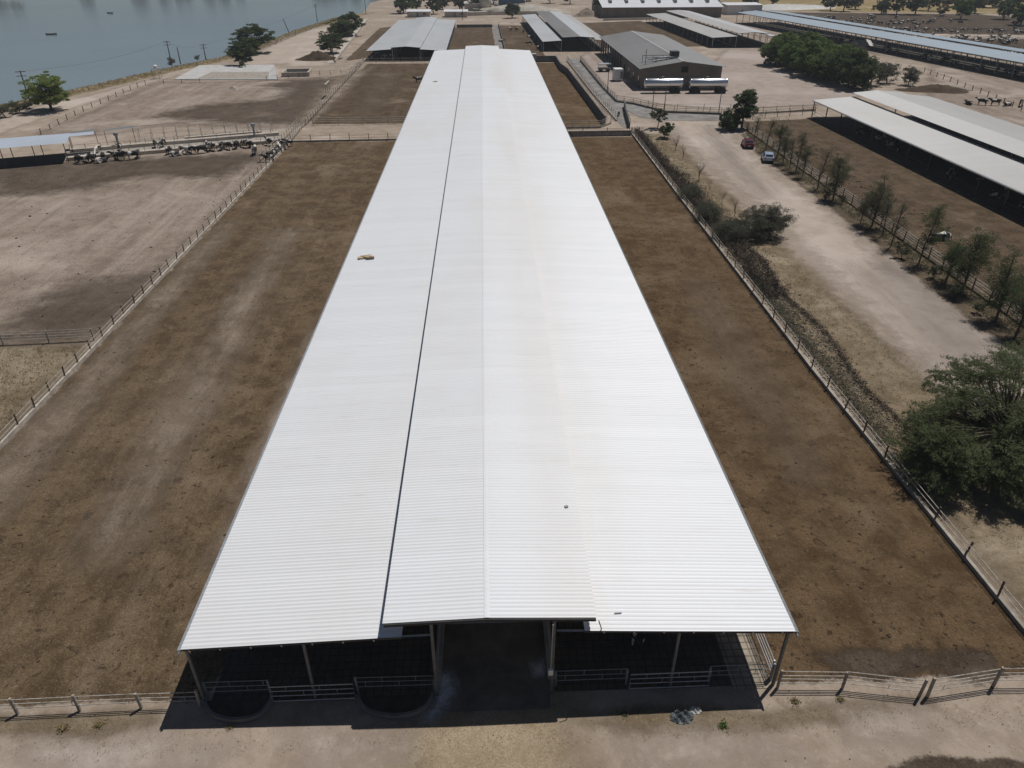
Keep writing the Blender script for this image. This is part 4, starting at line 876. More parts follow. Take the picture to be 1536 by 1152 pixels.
wood('far_woodland', 'distant woodland behind the farm buildings', [(-40,535), (60,550), (200,560)], 34, 'leaf_dark', 1, 12)
wood('far_woodland', 'distant woodland across the lake', [(-500,585), (-340,575), (-230,660), (-70,680)], 40, 'leaf_dark', 2, 10)
# ------------------------------------------------------------------ cows
def skin_mesh(name, V, E, Rd, root=0, sub=1):
    me = bpy.data.meshes.new('t'); me.from_pydata(V, E, []); ob = bpy.data.objects.new('t', me); C.objects.link(ob)
    sk = ob.modifiers.new('s', 'SKIN'); sk.use_smooth_shade = True
    for i, r in enumerate(Rd):
        me.skin_vertices[0].data[i].radius = r if hasattr(r, '__len__') else (r, r)
    me.skin_vertices[0].data[root].use_root = True
    sb = ob.modifiers.new('u', 'SUBSURF'); sb.levels = sub
    dg = bpy.context.evaluated_depsgraph_get(); out = bpy.data.meshes.new_from_object(ob.evaluated_get(dg)); out.name = name
    bpy.data.objects.remove(ob); bpy.data.meshes.remove(me)
    out.polygons.foreach_set('use_smooth', [True]*len(out.polygons)); return out
def cow_mesh(pose):
    V = []; E = []; Rd = []
    def chain(pts, at=None):
        p = at
        for x, y, z, r in pts:
            V.append((x, y, z)); Rd.append(r); k = len(V)-1
            if p is not None: E.append((p, k))
            p = k
        return p
    dz = -.62 if pose == 'lying' else 0
    chain([(-.25,0,1.06+dz,(.40,.42)), (-.8,0,1.14+dz,(.36,.34)), (-1.08,0,1.22+dz,(.2,.2))]); rump = 2; hip = 1
    if pose == 'feeding': nk = [(.45,0,1.06,(.38,.38)), (.78,0,1.12,(.26,.28)), (1.12,0,.98,(.17,.2)), (1.42,0,.74,(.14,.15)), (1.62,0,.40,.10)]
    elif pose == 'lying': nk = [(.45,0,1.04+dz,(.38,.38)), (.78,0,1.15+dz,(.26,.28)), (1.02,.05,1.34+dz,(.17,.2)), (1.22,.1,1.46+dz,(.15,.15)), (1.55,.18,1.26+dz,.09)]
    else: nk = [(.45,0,1.06,(.38,.38)), (.78,0,1.16,(.26,.28)), (1.10,0,1.36,(.17,.2)), (1.34,0,1.52,(.15,.15)), (1.70,0,1.28,.09)]
    chain(nk, 0); chest = 3; poll = 6
    px, py, pz = V[poll]
    for s in (-1, 1): chain([(px-.08, py+s*.30, pz+.03, .045)], poll)
    if pose == 'lying':
        for s in (-1, 1):
            chain([(-.62, s*.38, .25, .17), (-.2, s*.5, .12, .09), (-.55, s*.52, .07, .06)], hip)
            chain([(.62, s*.28, .22, .13), (.95, s*.32, .10, .07), (.66, s*.36, .06, .055)], chest)
        chain([(-1.2,.1,.3,.05), (-1.15,.3,.06,.035)], rump)
    else:
        for s in (-1, 1):
            chain([(-.80,s*.24,.84,(.19,.15)), (-.70,s*.25,.68,.12), (-.93,s*.24,.48,.07), (-.90,s*.24,.14,.052), (-.86,s*.24,.04,.065)], hip)
            chain([(.55,s*.2,.80,(.15,.13)), (.58,s*.21,.46,.072), (.57,s*.21,.13,.05), (.61,s*.21,.04,.06)], chest)
        chain([(-.52,0,.76,(.17,.15))], 0); chain([(-1.2,0,1.05,.045), (-1.24,.03,.5,.035)], rump)
    return skin_mesh('cow_'+pose, V, E, Rd, 0, 1)
CM = {p: cow_mesh(p) for p in ('standing', 'feeding', 'lying')}
def cow(loc, rz, pose='standing', label='', group=None, scale=1., mat='cow_hide', name='cow'):
    me = CM[pose]
    if mat != 'cow_hide': me = me.copy(); me.materials.clear()
    o = link(name, me, mat, None, loc if len(loc) == 3 else (*loc, 0), rz); o.scale = (scale,)*3
    return tag(o, label, 'cow', group)
cow((-16.80, 201.09), R(200), 'standing', 'lone cow standing in the rear left corral near the long roof', mat='cow_hide')
cow((-14.04, 136.69), R(100), 'lying', 'dark cow lying by the long barn wall at the left corral gap', mat='cow_black')
cow((55.43, 82.27), R(184), 'lying', 'white-flanked cow lying alone in the right-hand pen', scale=1.1)
cow((7.4,25.0), R(265), 'standing', 'black and white cow standing in the shade of the barn front', scale=1.0)
cow((28.22, 157.21), R(-95), 'standing', 'small black calf standing at the lane junction', scale=.6, mat='cow_black', name='calf')
# feed alley with cows, west side
A = Vector((-64.7,125.6)); Bv = Vector((-35.6,136.2)); dv = (Bv-A).normalized(); nv = Vector((-dv.y, dv.x)); ang = math.atan2(dv.y, dv.x)
def fa(s, n): p = A+dv*s+nv*n; return (p.x, p.y)
struct('feed_alley', MB().prism([fa(-5,1.2), fa(30.6,1.2), fa(30.6,6.4), fa(-5,6.4)], 0, .05), 'concrete')
def bunk(label, s0, s1, n):
    t = thing('feed_bunk', label, 'feed bunk', (*fa(s0, n), 0), ang); L = s1-s0
    MB().box(0, L, -.55, .55, 0, .55).build('bunk_wall', 'concrete_pale', t)
    MB().tube([(0,0,1.15),(L,0,1.15)], .04, 5).build('neck_rail', 'pipe_white', t)
    k = 0
    while k*2.4 <= L: link('post', post_mesh(.09, 1.3), 'pipe_white', t, (k*2.4, 0, 0)); k += 1
bunk('pale concrete feed bunk facing the left pen, nearer of two', -5, 30, .8); bunk('pale concrete feed bunk of the feed alley, farther of two', -5, 30, 6.8)
t = thing('roof_frame', 'bare white pipe frame of an unroofed shelter over the feed alley', 'frame', (*fa(6, 7.6), 0), ang)
for k in range(12):
    for y in (0, 3.6): link('post', post_mesh(.09, 2.3), 'frame_paint', t, (k*2.1, y, 0))
for y in (0, 3.6): MB().tube([(0,y,1.2),(23.2,y,1.2)], .045, 5).build('rail', 'frame_paint', t)
MB().tube([(-2,4.2,2.5),(14,4.2,2.7)], .07, 6).build('long_pipe', 'pipe_white', t)
t = thing('feed_trough', 'narrow pale trough lying in the feed alley by the crowding race', 'trough', (*fa(13.5, 9.0), 0), ang)
MB().box(0,13.5,-.35,.35,0,.55).build('trough_wall', 'concrete_pale', t)
t = thing('feed_tower', 'upright blue-grey feed dispenser at the right end of the feed alley', 'dispenser', (*fa(25.6, 6.2), 0), ang)
MB().tube([(0,0,0),(0,0,1.9)], .2, 8).build('column', 'grey_paint', t); MB().lathe([(.2,1.9),(.4,2.2),(.38,2.5),(.1,2.6)], 8).build('hopper', 'grey_paint', t)
t = thing('feed_tower', 'upright blue-grey feed dispenser near the blue shade roof', 'dispenser', (*fa(2.6, 7.0), 0), ang)
MB().tube([(0,0,0),(0,0,2.0)], .2, 8).build('column', 'grey_paint', t); MB().lathe([(.2,2.0),(.42,2.3),(.4,2.6),(.1,2.7)], 8).build('hopper', 'grey_paint', t)
t = thing('shade_shelter', 'blue-grey metal shade roof over the feed alley at the left edge', 'shelter', (*fa(-6.5,-1), 0), ang)
mb = MB()
for i in range(60):
    x0 = -30+i*.4*1.25; 
MB().box(-30, 1.0, .2, 7.4, 0, .06).build('floor', 'manure_shade_floor', t)  # dark floor colour stands in for shade below the shelter
corr_roof('roof', t, 'roof_skyblue', -30, 3.1, 2.4, 3.15, 7.6, pitch=.38, amp=.04)
corr_roof('roof', t, 'roof_skyblue', 2.4, 3.15, 6.0, 3.2, 2.6, pitch=.38, amp=.04, y0=5.0)
for k in range(8):
    for y in (.3, 7.2): link('post', post_mesh(.11, 3.05), 'pipe_dark', t, (-29.6+k*4.5, y, 0))
for (s0, n, l) in ((4,8.2,4.5),(9.5,8.4,5.0)):
    t = thing('roof_panel', 'loose grey roof panel propped over the feed alley, %s' % ('left of two' if s0 == 4 else 'right of two'), 'panel', (*fa(s0-9, n), 2.7), ang)
    corr_roof('sheet', t, 'roof_grey', 0, 0, l, .25, 1.9, pitch=.38, amp=.03); link('post', post_mesh(.08, 2.7), 'pipe_dark', t, (.2,.5,-2.7)); link('post', post_mesh(.08, 2.85), 'pipe_dark', t, (l-.2,.5,-2.7))
k = 0
for s in np.arange(-3, 27.5, 1.25):
    if rng.random() < .66:
        lb = '%s black and white cow from the left at the nearer feed bunk' % ORD[min(k,19)]; k += 1
        cow(fa(s+rng.normal(0,.2), -1.25+rng.normal(0,.15)), ang+R(90)+rng.normal(0,.3), 'feeding' if rng.random() < .7 else 'standing', lb, 'cows at the nearer feed bunk', rng.uniform(.85,1.0))
k = 0
for s in np.arange(-4, 14, 1.15):
    if rng.random() < .6:
        cow(fa(s, 4.6+rng.normal(0,.2)), ang-R(90)+rng.normal(0,.3), 'feeding' if rng.random() < .5 else 'standing', '%s cow from the left standing inside the feed alley' % ORD[min(k,19)], 'cows in the feed alley', rng.uniform(.85,1.0)); k += 1
for i, (s, n, a) in enumerate([(-2,-2.6,0),(0.5,-2.9,.3),(3,-2.4,2.8),(5.2,-2.7,3.3),(12,-2.8,.1),(14.2,-2.5,3.0),(16.3,-2.6,.2)]):
    cow(fa(s, n), ang+a, 'lying' if i % 3 == 1 else 'standing', '%s cow from the left loitering behind the row at the feed bunk' % ORD[i], 'cows behind the feeding row')
for i, (x, y) in enumerate([(-35.81, 124.57),(-35.78, 127.25),(-35.54, 129.09),(-35.28, 131.46),(-35.01, 133.40),(-35.71, 122.40)]):
    cow((x,y), R(60+i*25), 'standing', 'cow crowding at the race corner, %s from its top end' % ORD[[3,2,1,0,4,5][i] if i < 6 else i], 'cows at the race corner', rng.uniform(.8,.95))
for i in range(9):
    cow((lambda q: (q[0]+i*2.6, q[1]-i*.6))((108.60, 166.63)), R(90+i*37), 'standing' if i % 3 else 'lying', '%s cow from the left in the row beyond the off-white barn' % ORD[i], 'cows beyond the off-white barn')
cow((-39.33, 127.38), R(95), 'standing', 'cow with a white face alone below the feed dispenser')
# cattle in the shade of the other barns and in the rear pens
def shade_cows(n, org, rz, xr, yr, label, group):
    c, s = math.cos(rz), math.sin(rz)
    for _ in range(n):
        x = rng.uniform(*xr); y = rng.uniform(*yr)
        cow((org[0]+x*c-y*s, org[1]+x*s+y*c), rng.uniform(0,6.3), rng.choice(['standing','lying','feeding']), label, group, rng.uniform(.85,1))
shade_cows(24, (71.1,56), R(1.6), (1.2,7), (25,92), 'black and white cow in the shade of the off-white barn', 'cows under the off-white barn')
shade_cows(12, (-35.2,241.5), 0, (1,7), (1,12), 'cow in the dark front of the rear left barn', 'cows under the rear left barn')
shade_cows(10, (20.2,262.5), R(1), (-4,5), (4,60), 'cow along the shaded side of the barn left of the brick dairy', 'cows by the barn left of the dairy')
shade_cows(34, (149.7,149), R(9.3), (.5,8), (45,150), 'cow in the shade of the long blue-grey barn', 'cows under the blue-grey barn')
for i, (x, y, lb) in enumerate([(*(6.86, 290.07),'black cow lying in the rear pen behind the end of the long barn'),(*(11.59, 327.10),'black cow standing in the rear pen, farthest one'),(*(14.05, 327.01),'pale cow beside the farthest black one in the rear pen')]):
    cow((x,y), i*2., 'lying' if i == 0 else 'standing', lb, None)
# the crowd in the far herd corral: one mass
co0 = CM['standing']; lo = [co0]; Vs = []; Fs = []; k = 0
src = np.zeros(len(co0.vertices)*3, np.float32); co0.vertices.foreach_get('co', src); src = src.reshape(-1,3); pf = [tuple(p.vertices) for p in co0.polygons]; pf = np.array([f if len(f) == 4 else (*f, f[-1]) for f in pf])
spots = []
while len(spots) < 330:
    y = rng.uniform(205, 385); x = 149.7-(y-149)*.164+24+abs(rng.normal(0, 34)); k_ = (y % 34)/34
    if x > 275 or (k_ > .55 and rng.random() < .75): continue
    spots.append((x, y))
spots.sort(key=lambda p: math.hypot(*p))
for (x, y) in spots[:140]:
    cow((x, y), rng.uniform(0, 6.3), 'standing' if rng.random() < .8 else 'lying', 'black and white cow in the far herd corral, upper right', 'far herd')
for (x, y) in spots[140:]:
    a = rng.uniform(0, 6.3); c, s_ = math.cos(a), math.sin(a); Vs.append(np.stack([src[:,0]*c-src[:,1]*s_+x, src[:,0]*s_+src[:,1]*c+y, src[:,2]], 1)); Fs.append(pf+k); k += len(src)
hv = np.concatenate(Vs); hm = bpy.data.meshes.new('distant_herd'); hm.from_pydata(hv.tolist(), [], [tuple(dict.fromkeys(f)) for f in np.concatenate(Fs).tolist()])
tag(link('distant_herd', hm, 'cow_hide'), 'farthest part of the cattle herd at the upper right', 'herd', kind='stuff')
for i, (yy, hh) in enumerate(((232,0),(262,0),(296,0),(330,0))):
    fence('far rail fence in the herd corral, %s from the front' % ORD[i], [(172-i*9, yy), (262, yy-22)], 5, 1.4, .12, (.7, 1.2), .06, pm='pipe_dark', rm='pipe_dark')

# ------------------------------------------------------------------ brick dairy
D = thing('brick_dairy', 'brick milking building with grey gabled roof beside the two tankers', 'building', (38.9,188.6,0))
W_, L_, E1, E2, RG = 19.6, 70., 4.9, 5.3, 6.45
MB().add([(0,0,0),(W_,0,0),(W_,0,E2-.05),(W_/2,0,RG-.08),(0,0,E1-.05),(0,.3,0),(W_,.3,0),(W_,.3,E2-.05),(W_/2,.3,RG-.08),(0,.3,E1-.05)],
         [(0,1,2,3,4),(9,8,7,6,5),(0,5,6,1),(1,6,7,2),(2,7,8,3),(3,8,9,4),(4,9,5,0)]).build('front_wall', 'brick', D)
MB().box(-.02,.28,.31,30,0,E1-.1).build('side_wall', 'brick', D)
MB().box(W_-.28,W_+.02,.31,L_,0,E2-.1).build('side_wall', 'brick', D)
MB().box(3.2,3.5,30,L_,0,E1+.2).build('inner_wall', 'plaster', D)
for k in range(9): link('pillar', post_mesh(.45, E1-.12), 'concrete_dark', D, (.15, 32.5+k*4.65, 0))
for k in range(4): MB().box(-.10,-.025,3+k*7,4.4+k*7,.9,2.6).build('window', 'car_glass', D)
MB().box(-.10,-.025,24,26.5,0,3.0).build('door', 'grey_paint', D)
lv = MB().box(9.6,11.2,-.12,-.01,3.9,5.2).build('louvre', 'dark_void', D)
for k in range(5): MB().box(9.7,11.1,-.2,-.125,4.0+k*.24,4.1+k*.24).build('slat', 'black_steel', lv)
MB().box(9.2,11.6,-.06,-.004,0,3.0).build('bricked_opening', 'concrete_dark', D)
corr_roof('roof', D, 'roof_grey', -.7, E1-.08, W_/2, RG, L_+1.2, pitch=.5, amp=.04, y0=-.6); corr_roof('roof', D, 'roof_grey', W_/2, RG, W_+.7, E2-.08, L_+1.2, pitch=.5, amp=.04, y0=-.6)
MB().add([(W_/2-.35,-.6,RG+.03),(W_/2,-.6,RG+.09),(W_/2+.35,-.6,RG+.03),(W_/2-.35,L_+.5,RG+.03),(W_/2,L_+.5,RG+.09),(W_/2+.35,L_+.5,RG+.03)], [(0,1,4,3),(1,2,5,4)]).build('ridge_cap', 'roof_pale', D)
for x, z in ((-.7,E1-.1),(W_+.7,E2-.1)): MB().box(x-.08,x+.08,-.6,L_+.6,z-.1,z+.03).build('gutter', 'galvanised', D)
P_ = thing('roof_platform', 'steel pipe platform with coolers standing on the dairy roof', 'platform', (40.4,193.2,5.0))
for x in (0,2.6,5.2,7.8):
    for y in (0,4): MB().tube([(x,y,-.05+x*.14),(x,y,1.75)], .07, 5).build('leg', 'pipe_dark', P_)
for y in (0,4): MB().tube([(0,y,1.7),(7.8,y,1.75)], .07, 5).build('beam', 'pipe_dark', P_)
MB().tube([(0,0,-.05),(0,0,3.6)], .08, 5).build('mast', 'pipe_dark', P_)
MB().box(6.6,8.6,1.2,3.4,1.75,2.9).build('cooler', 'tank_black', P_); MB().tube([(1,2,1.1),(6.5,3.2,1.4)], .22, 7).build('duct', 'galvanised', P_); MB().tube([(2,1,.7),(8.6,1.4,1.6)], .16, 7).build('duct', 'galvanised', P_)
t = thing('white_cabinet', 'white boxy generator cabinet at the left side of the dairy', 'cabinet', (*(35.28, 202.34), 0), R(3))
MB().box(-1.1,1.1,-1.5,1.5,.25,3.0).build('housing', 'white_paint', t); MB().box(.3,1.0,-1.58,-1.505,.7,2.4).build('grille', 'grey_paint', t); MB().box(-1.0,1.0,-1.3,1.3,0,.25).build('skid', 'black_steel', t)
t = thing('flatbed_cart', 'grey cart with a canopy parked beside the dairy wall', 'cart', (*(34.12, 218.53), 0), R(5))
MB().box(-1.6,1.6,-1.2,1.2,.6,.9).build('bed', 'grey_paint', t); MB().box(-1.7,1.7,-1.3,1.3,1.9,2.05).build('canopy', 'galvanised', t)
for x in (-1.5,1.5):
    for y in (-1.1,1.1): link('post', post_mesh(.08,1.1), 'pipe_dark', t, (x,y,.85)); MB().lathe([(.4,-.1),(.42,0),(.4,.1)], 12, 'y', (x*.7, y, .42)).build('wheel', 'rubber', t)
for i, (x, y, h, lb) in enumerate([(*(29.84, 183.82),9.0,'tall dark lamp pole by the cattle lane'),(*(50.16, 159.87),5.2,'tall post at the yard fence near the dark tree'),(*(35.77, 159.70),4.2,'post at the yard fence bend'),(*(38.63, 161.01),4.0,'pale-topped post of the yard fence')]):
    t = thing('pole', lb, 'pole', (x,y)); MB().tube([(0,0,0),(0,0,h)], [.1,.07], 6).build('shaft', 'pipe_dark', t)
    MB().box(-.25,.25,-.1,.1,h-.02,h+.15).build('head', 'galvanised', t)

# ------------------------------------------------------------------ tankers and cars
def wheel_part(parent, x, y, z, r, wd):
    wl_ = MB().lathe([(r*.62,-wd/2),(r*.95,-wd/2),(r,-wd*.3),(r,wd*.3),(r*.95,wd/2),(r*.62,wd/2)], 16, 'y', (0,0,0)).build('wheel', 'rubber', parent, (x,y,z), True)
    MB().lathe([(r*.1,-wd*.42),(r*.6,-wd*.36),(r*.6,wd*.36),(r*.1,wd*.42)], 12, 'y').build('rim', 'galvanised', wl_)
def tanker(label, loc, L, rear, front, rz=0):
    t = thing('tanker_trailer', label, 'trailer', loc, rz)
    prof = [(.15,-.28),(.62,-.2),(.98,-.05),(1.08,.12)]+[(1.08,L-.12),(.98,L+.05),(.62,L+.2),(.15,L+.28)]
    mb = MB().lathe(prof, 28, 'x', (0,0,2.25)); b = mb.build('tank', 'stainless', t, (0,0,0), True)
    md = b.modifiers.new('edge', 'EDGE_SPLIT'); md.split_angle = R(40)
    for x in (.15, L*.33, L*.66, L-.15): MB().lathe([(1.085,x-.05),(1.1,x-.02),(1.1,x+.02),(1.085,x+.05)], 28, 'x', (0,0,2.25), False).build('band', 'stainless', t)
    bx = MB().box(L*.36,L*.56,-.42,.42,3.28,3.55).build('manhole_box', 'tank_black', t); MB().lathe([(.3,0),(.32,.1),(.1,.16)], 12, 'z', (L*.46,0,3.55)).build('lid', 'stainless', bx)
    MB().box(.6,L-.2,-.5,-.32,.98,1.2).build('chassis_rail', 'black_steel', t); MB().box(.6,L-.2,.32,.5,.98,1.2).build('chassis_rail', 'black_steel', t)
    MB().box(L-.15,L+.1,-1.2,1.2,.55,.75).build('bumper', 'black_steel', t)
    for x in rear+front:
        for y in (-1.02, 1.02): wheel_part(t, x, y, .5, .5, .5)
        MB().tube([(x,-1.0,.5),(x,1.0,.5)], .08, 6).build('axle', 'black_steel', t)
        MB().box(x-.55,x+.55,-1.28,-.78,1.06,1.1).build('mudguard', 'black_steel', t)
    if not front:
        for y in (-.7,.7): MB().box(L*.26-.08,L*.26+.08,y-.08,y+.08,.05,1.1).build('landing_leg', 'black_steel', t)
    else: MB().tube([(-1.6,0,.75),(0.6,0,.95)], .09, 6).build('drawbar', 'black_steel', t)
    return t
tanker('polished steel milk tanker trailer in front of the dairy, left one', (38.85, 183.94), 8.9, [6.6,7.9], [])
tanker('polished steel milk tanker trailer glinting in the sun, right one', (49.57, 183.54), 8.9, [6.9,8.2], [.7,2.0])
def car(label, loc, rz, paint):
    t = thing('parked_car', label, 'car', loc, rz, 'cars parked by the dirt road')
    # stations along x (rear -2.05 .. front 2.05): half-width, bottom, waist, roof (None where no cabin)
    st = [(-2.05,.74,.42,.86,None),(-1.98,.82,.30,.95,1.0),(-1.55,.86,.24,.97,1.40),(-.9,.87,.22,.96,1.47),(0,.87,.22,.94,1.47),(.55,.87,.22,.93,1.36),(1.05,.86,.24,.92,.98),(1.6,.84,.28,.84,None),(1.95,.78,.36,.72,None),(2.06,.68,.44,.62,None)]
    vs = []; fs = []
    for x, hw, zb, zw, zr in st:
        zr_ = zr or zw+.03; tw = hw*.74 if zr and zr > zw+.2 else hw*.86
        sec = [(hw*.86,zb),(hw,zb+.12),(hw,zw-.08),(hw*.965,zw),(tw+.03,max(zw+.01,zr_-.06)),(tw-.12,zr_)]
        for y, z in sec: vs.append((x,y,z))
        for y, z in reversed(sec): vs.append((x,-y,z))
    n = 12
    for i in range(len(st)-1):
        for k in range(n): fs.append((i*n+k, i*n+(k+1)%n, (i+1)*n+(k+1)%n, (i+1)*n+k))
    fs += [tuple(range(n)), tuple(range((len(st)-1)*n, len(st)*n))]
    MB().add(vs, fs).build('body', paint, t, (0,0,0), False)
    def sec(i, k): return vs[i*n+k]
    for s in (0, 1):   # side windows, a hair proud of the cabin
        for i0, i1 in ((2,3),(3,4),(4,5)):
            q = []
            for i, k, f in ((i0,3,.12),(i1,3,.12),(i1,4,.95),(i0,4,.95)):
                k2 = k if not s else 11-k; o3 = sec(i, 3 if not s else 8); o4 = sec(i, 4 if not s else 7); f2 = .16 if k == 3 else .9
                p = Vector(o3).lerp(Vector(o4), f2); q.append((p.x+(.05 if i == i0 else -.05), p.y+(.012 if not s else -.012), p.z))
            MB().add(q, [(0,1,2,3)]).build('side_window', 'car_glass', t)
    def wind(i0, i1, nm, f0, f1):
        a, b, c, d = Vector(sec(i0,5)), Vector(sec(i0,6)), Vector(sec(i1,6)), Vector(sec(i1,5)); q = [a.lerp(d,f0), b.lerp(c,f0), b.lerp(c,f1), a.lerp(d,f1)]
        MB().add([(p.x, p.y*1.0, p.z+.014) for p in q], [(0,1,2,3)]).build(nm, 'car_glass', t)
    wind(5,6,'windscreen',.02,.95); wind(2,1,'rear_window',.08,.8)
    for x in (-1.28,1.3):
        for y in (-.80,.80): wheel_part(t, x, y, .31, .31, .2)
    for y in (-.62,.62):
        MB().box(-2.075,-2.0,y-.14,y+.14,.7,.9).build('tail_light', 'lamp_red', t); MB().box(1.96,2.05,y-.15,y+.15,.56,.68).build('headlight', 'lamp_clear', t)
        MB().box(.62,.82,y*1.5-.06,y*1.5+.06,.93,1.05).build('mirror', paint, t)
    MB().box(-2.085,-2.045,-.26,.26,.55,.66).build('number_plate', 'white_paint', t); MB().box(-2.1,-2.0,-.78,.78,.34,.5).build('bumper', 'black_steel', t)
car('dark red parked car on the dirt road under bare trees', (*(46.79, 129.87),0), R(80), 'car_red')
car('silver hatchback parked on the dirt road behind the red car', (*(47.08, 120.19),0), R(75), 'car_silver')
# ------------------------------------------------------------------ lake side and small structures
t = thing('small_reservoir', 'lined rectangular reservoir with sloping white sides near the lake', 'reservoir', (0,0,0))
q = [(-81.67, 207.76), (-54.50, 206.75), (-61.07, 231.05), (-82.51, 230.52)]; ins = [(-76.18, 209.08), (-57.36, 208.39), (-59.92, 220.18), (-75.99, 220.78)]
MB().add([(*p,h_) for p, h_ in zip(q, (.2,.2,.6,.6))]+[(*p,.12) for p in ins]+[(*p,0) for p in q], [(0,1,5,4),(1,2,6,5),(2,3,7,6),(3,0,4,7),(8,9,1,0),(9,10,2,1),(10,11,3,2),(11,8,0,3)]).build('lining', 'tarp_white', t)
MB().add([(*p,.14) for p in ins], [(0,1,2,3)]).build('bottom', 'concrete', t)
t = thing('concrete_pit', 'small pale concrete box pit right of the reservoir', 'pit', (*(-51.17, 215.67),0), R(4))
for (x0,x1,y0,y1) in ((-3.6,3.6,-3.6,-3.2),(-3.6,3.6,3.2,3.6),(-3.6,-3.2,-3.2,3.2),(3.2,3.6,-3.2,3.2)): MB().box(x0,x1,y0,y1,0,1.1).build('wall', 'concrete_pale', t)
MB().box(-3.2,3.2,-3.2,3.2,.1,.3).build('sludge', 'concrete_dark', t)
def heap(name, label, cat, loc, rx, ry, h, mat, seed, rz=0, p=1.0):
    rr = np.random.default_rng(seed); n, m = 22, 9; vs = []; fs = []
    for j in range(m):
        f = j/(m-1)
        for i in range(n):
            a = 2*math.pi*i/n; r = f*(1+.12*math.sin(3*a+seed)+.07*rr.normal())
            vs.append((rx*r*math.cos(a), ry*r*math.sin(a), max(-.05, h*(math.cos(min(1,f)*math.pi)*.5+.5)**p*(1+.1*rr.normal()*(f<.95)))))
    for j in range(m-1):
        for i in range(n): fs.append((j*n+i, j*n+(i+1)%n, (j+1)*n+(i+1)%n, (j+1)*n+i))
    o = MB().add(vs, fs).build(name, mat, None, (*loc,0), True); o.rotation_euler = (0,0,rz); return tag(o, label, cat)
heap('earth_mound', 'brown mound of earth left of the concrete lakeside road', 'mound', (-51.45, 247.78), 7, 6, 2.0, 'wet_soil_opaque' if 'wet_soil_opaque' in MATS else 'clod', 3)
heap('earth_mound', 'low brown earth mound on the pale ground beyond the off-white barn', 'mound', (111.75, 185.39), 9, 5, 1.2, 'clod', 5)
heap('tarped_heap', 'long tan tarped silage heap behind the rear pens', 'heap', (19.71, 419.21), 27, 7, 3.6, 'tarp_tan', 6, 0, .5)
heap('tarped_heap', 'white plastic-covered heap in front of the blue-grey barn', 'heap', (135.85, 277.19), 9, 4, 1.5, 'tarp_white', 7, R(10), .9)
heap('silage_cover', 'huge white sheet over silage at the top, left of the yellow field', 'heap', (171.33, 444.94), 24, 14, 1.6, 'tarp_white', 8, R(5), .25)
heap('gravel_heap', 'grey-brown gravel heap left of the warehouse', 'heap', (51.82, 398.07), 8, 6, 3.0, 'rock', 9)
heap('rubble_heap', 'low spoil heap in the pale corral near the reservoir', 'heap', (-61.98, 192.79), 1.6, 1.2, .8, 'concrete', 10)
def pole(label, loc, h, arms=True, lean=0.):
    t = thing('power_pole', label, 'pole', loc); t.rotation_euler = (0, lean, .3)
    MB().tube([(0,0,0),(0,0,h)], [.17,.11], 7).build('shaft', 'wood_post', t)
    if arms:
        for z in (h-.25, h-1.1): MB().box(-1.0,1.0,-.06,.06,z-.06,z+.06).build('crossarm', 'wood_post', t)
        for x in (-.9,-.35,.35,.9): MB().tube([(x,0,h-.19),(x,0,h+.05)], .05, 5).build('insulator', 'white_paint', t)
pole('power pole with crossarms beside the light green lakeside tree', (-101.07, 173.63), 7.2); pole('power pole with crossarms on the bank left of the reservoir', (-92.14, 234.90), 6.6)
pole('short plain pole right of the crossarmed pole on the bank', (-90.54, 237.59), 4.6, False); pole('faint power pole on the bank behind the reservoir', (-85.76, 246.05), 4.5); pole('leaning thin pole on the waterline before the far lakeside trees', (-77.38, 322.76), 5.5, False, -.3)
pole('power pole behind the reservoir trees near the far waterline', (-75.51, 371.11), 7.2); pole('tall plain pole at the near end of the concrete lakeside road', (-45.36, 240.16), 8.2, False); pole('dark power pole beyond the three lakeside trees', (-58.57, 409.93), 9.0)
pole('pale pole behind the rear pens', (-9.16, 378.66), 9, False)
def wire(label, a, za, b, zb):
    P = [Vector((*a, za)).lerp(Vector((*b, zb)), i/10)-Vector((0,0,1.2*math.sin(math.pi*i/10))) for i in range(11)]
    o = Vector((*a,0)); ob = MB().tube([p-o for p in P], .02, 4).build('power_line', 'black_steel', None, o); tag(ob, label, 'wire')
wire('power line from the reservoir pole towards the faint bank pole', (-92.14, 234.90), 6.3, (-85.76, 246.05), 4.3); wire('power line from the faint bank pole to the far waterline pole', (-85.76, 246.05), 4.3, (-75.51, 371.11), 7.0)
wire('power line from the lakeside tree pole to the reservoir pole', (-101.07, 173.63), 7.0, (-92.14, 234.90), 6.4)
t = thing('yellow_shrine', 'small white frame cage beside the lakeside road', 'cage', (-86.91, 210.15))
for x in (-.8,.8):
    for y in (-.8,.8): MB().tube([(x,y,0),(x,y,2.6)], .06, 5).build('post', 'pipe_white', t)
for z in (.1,2.6): MB().tube([(-.8,-.8,z),(.8,-.8,z),(.8,.8,z),(-.8,.8,z),(-.8,-.8,z)], .06, 5).build('frame', 'pipe_white', t)
MB().lathe([(.5,2.6),(.5,3.2),(.2,3.4)], 10).build('tank', 'white_paint', t)
t.name = 'water_stand'
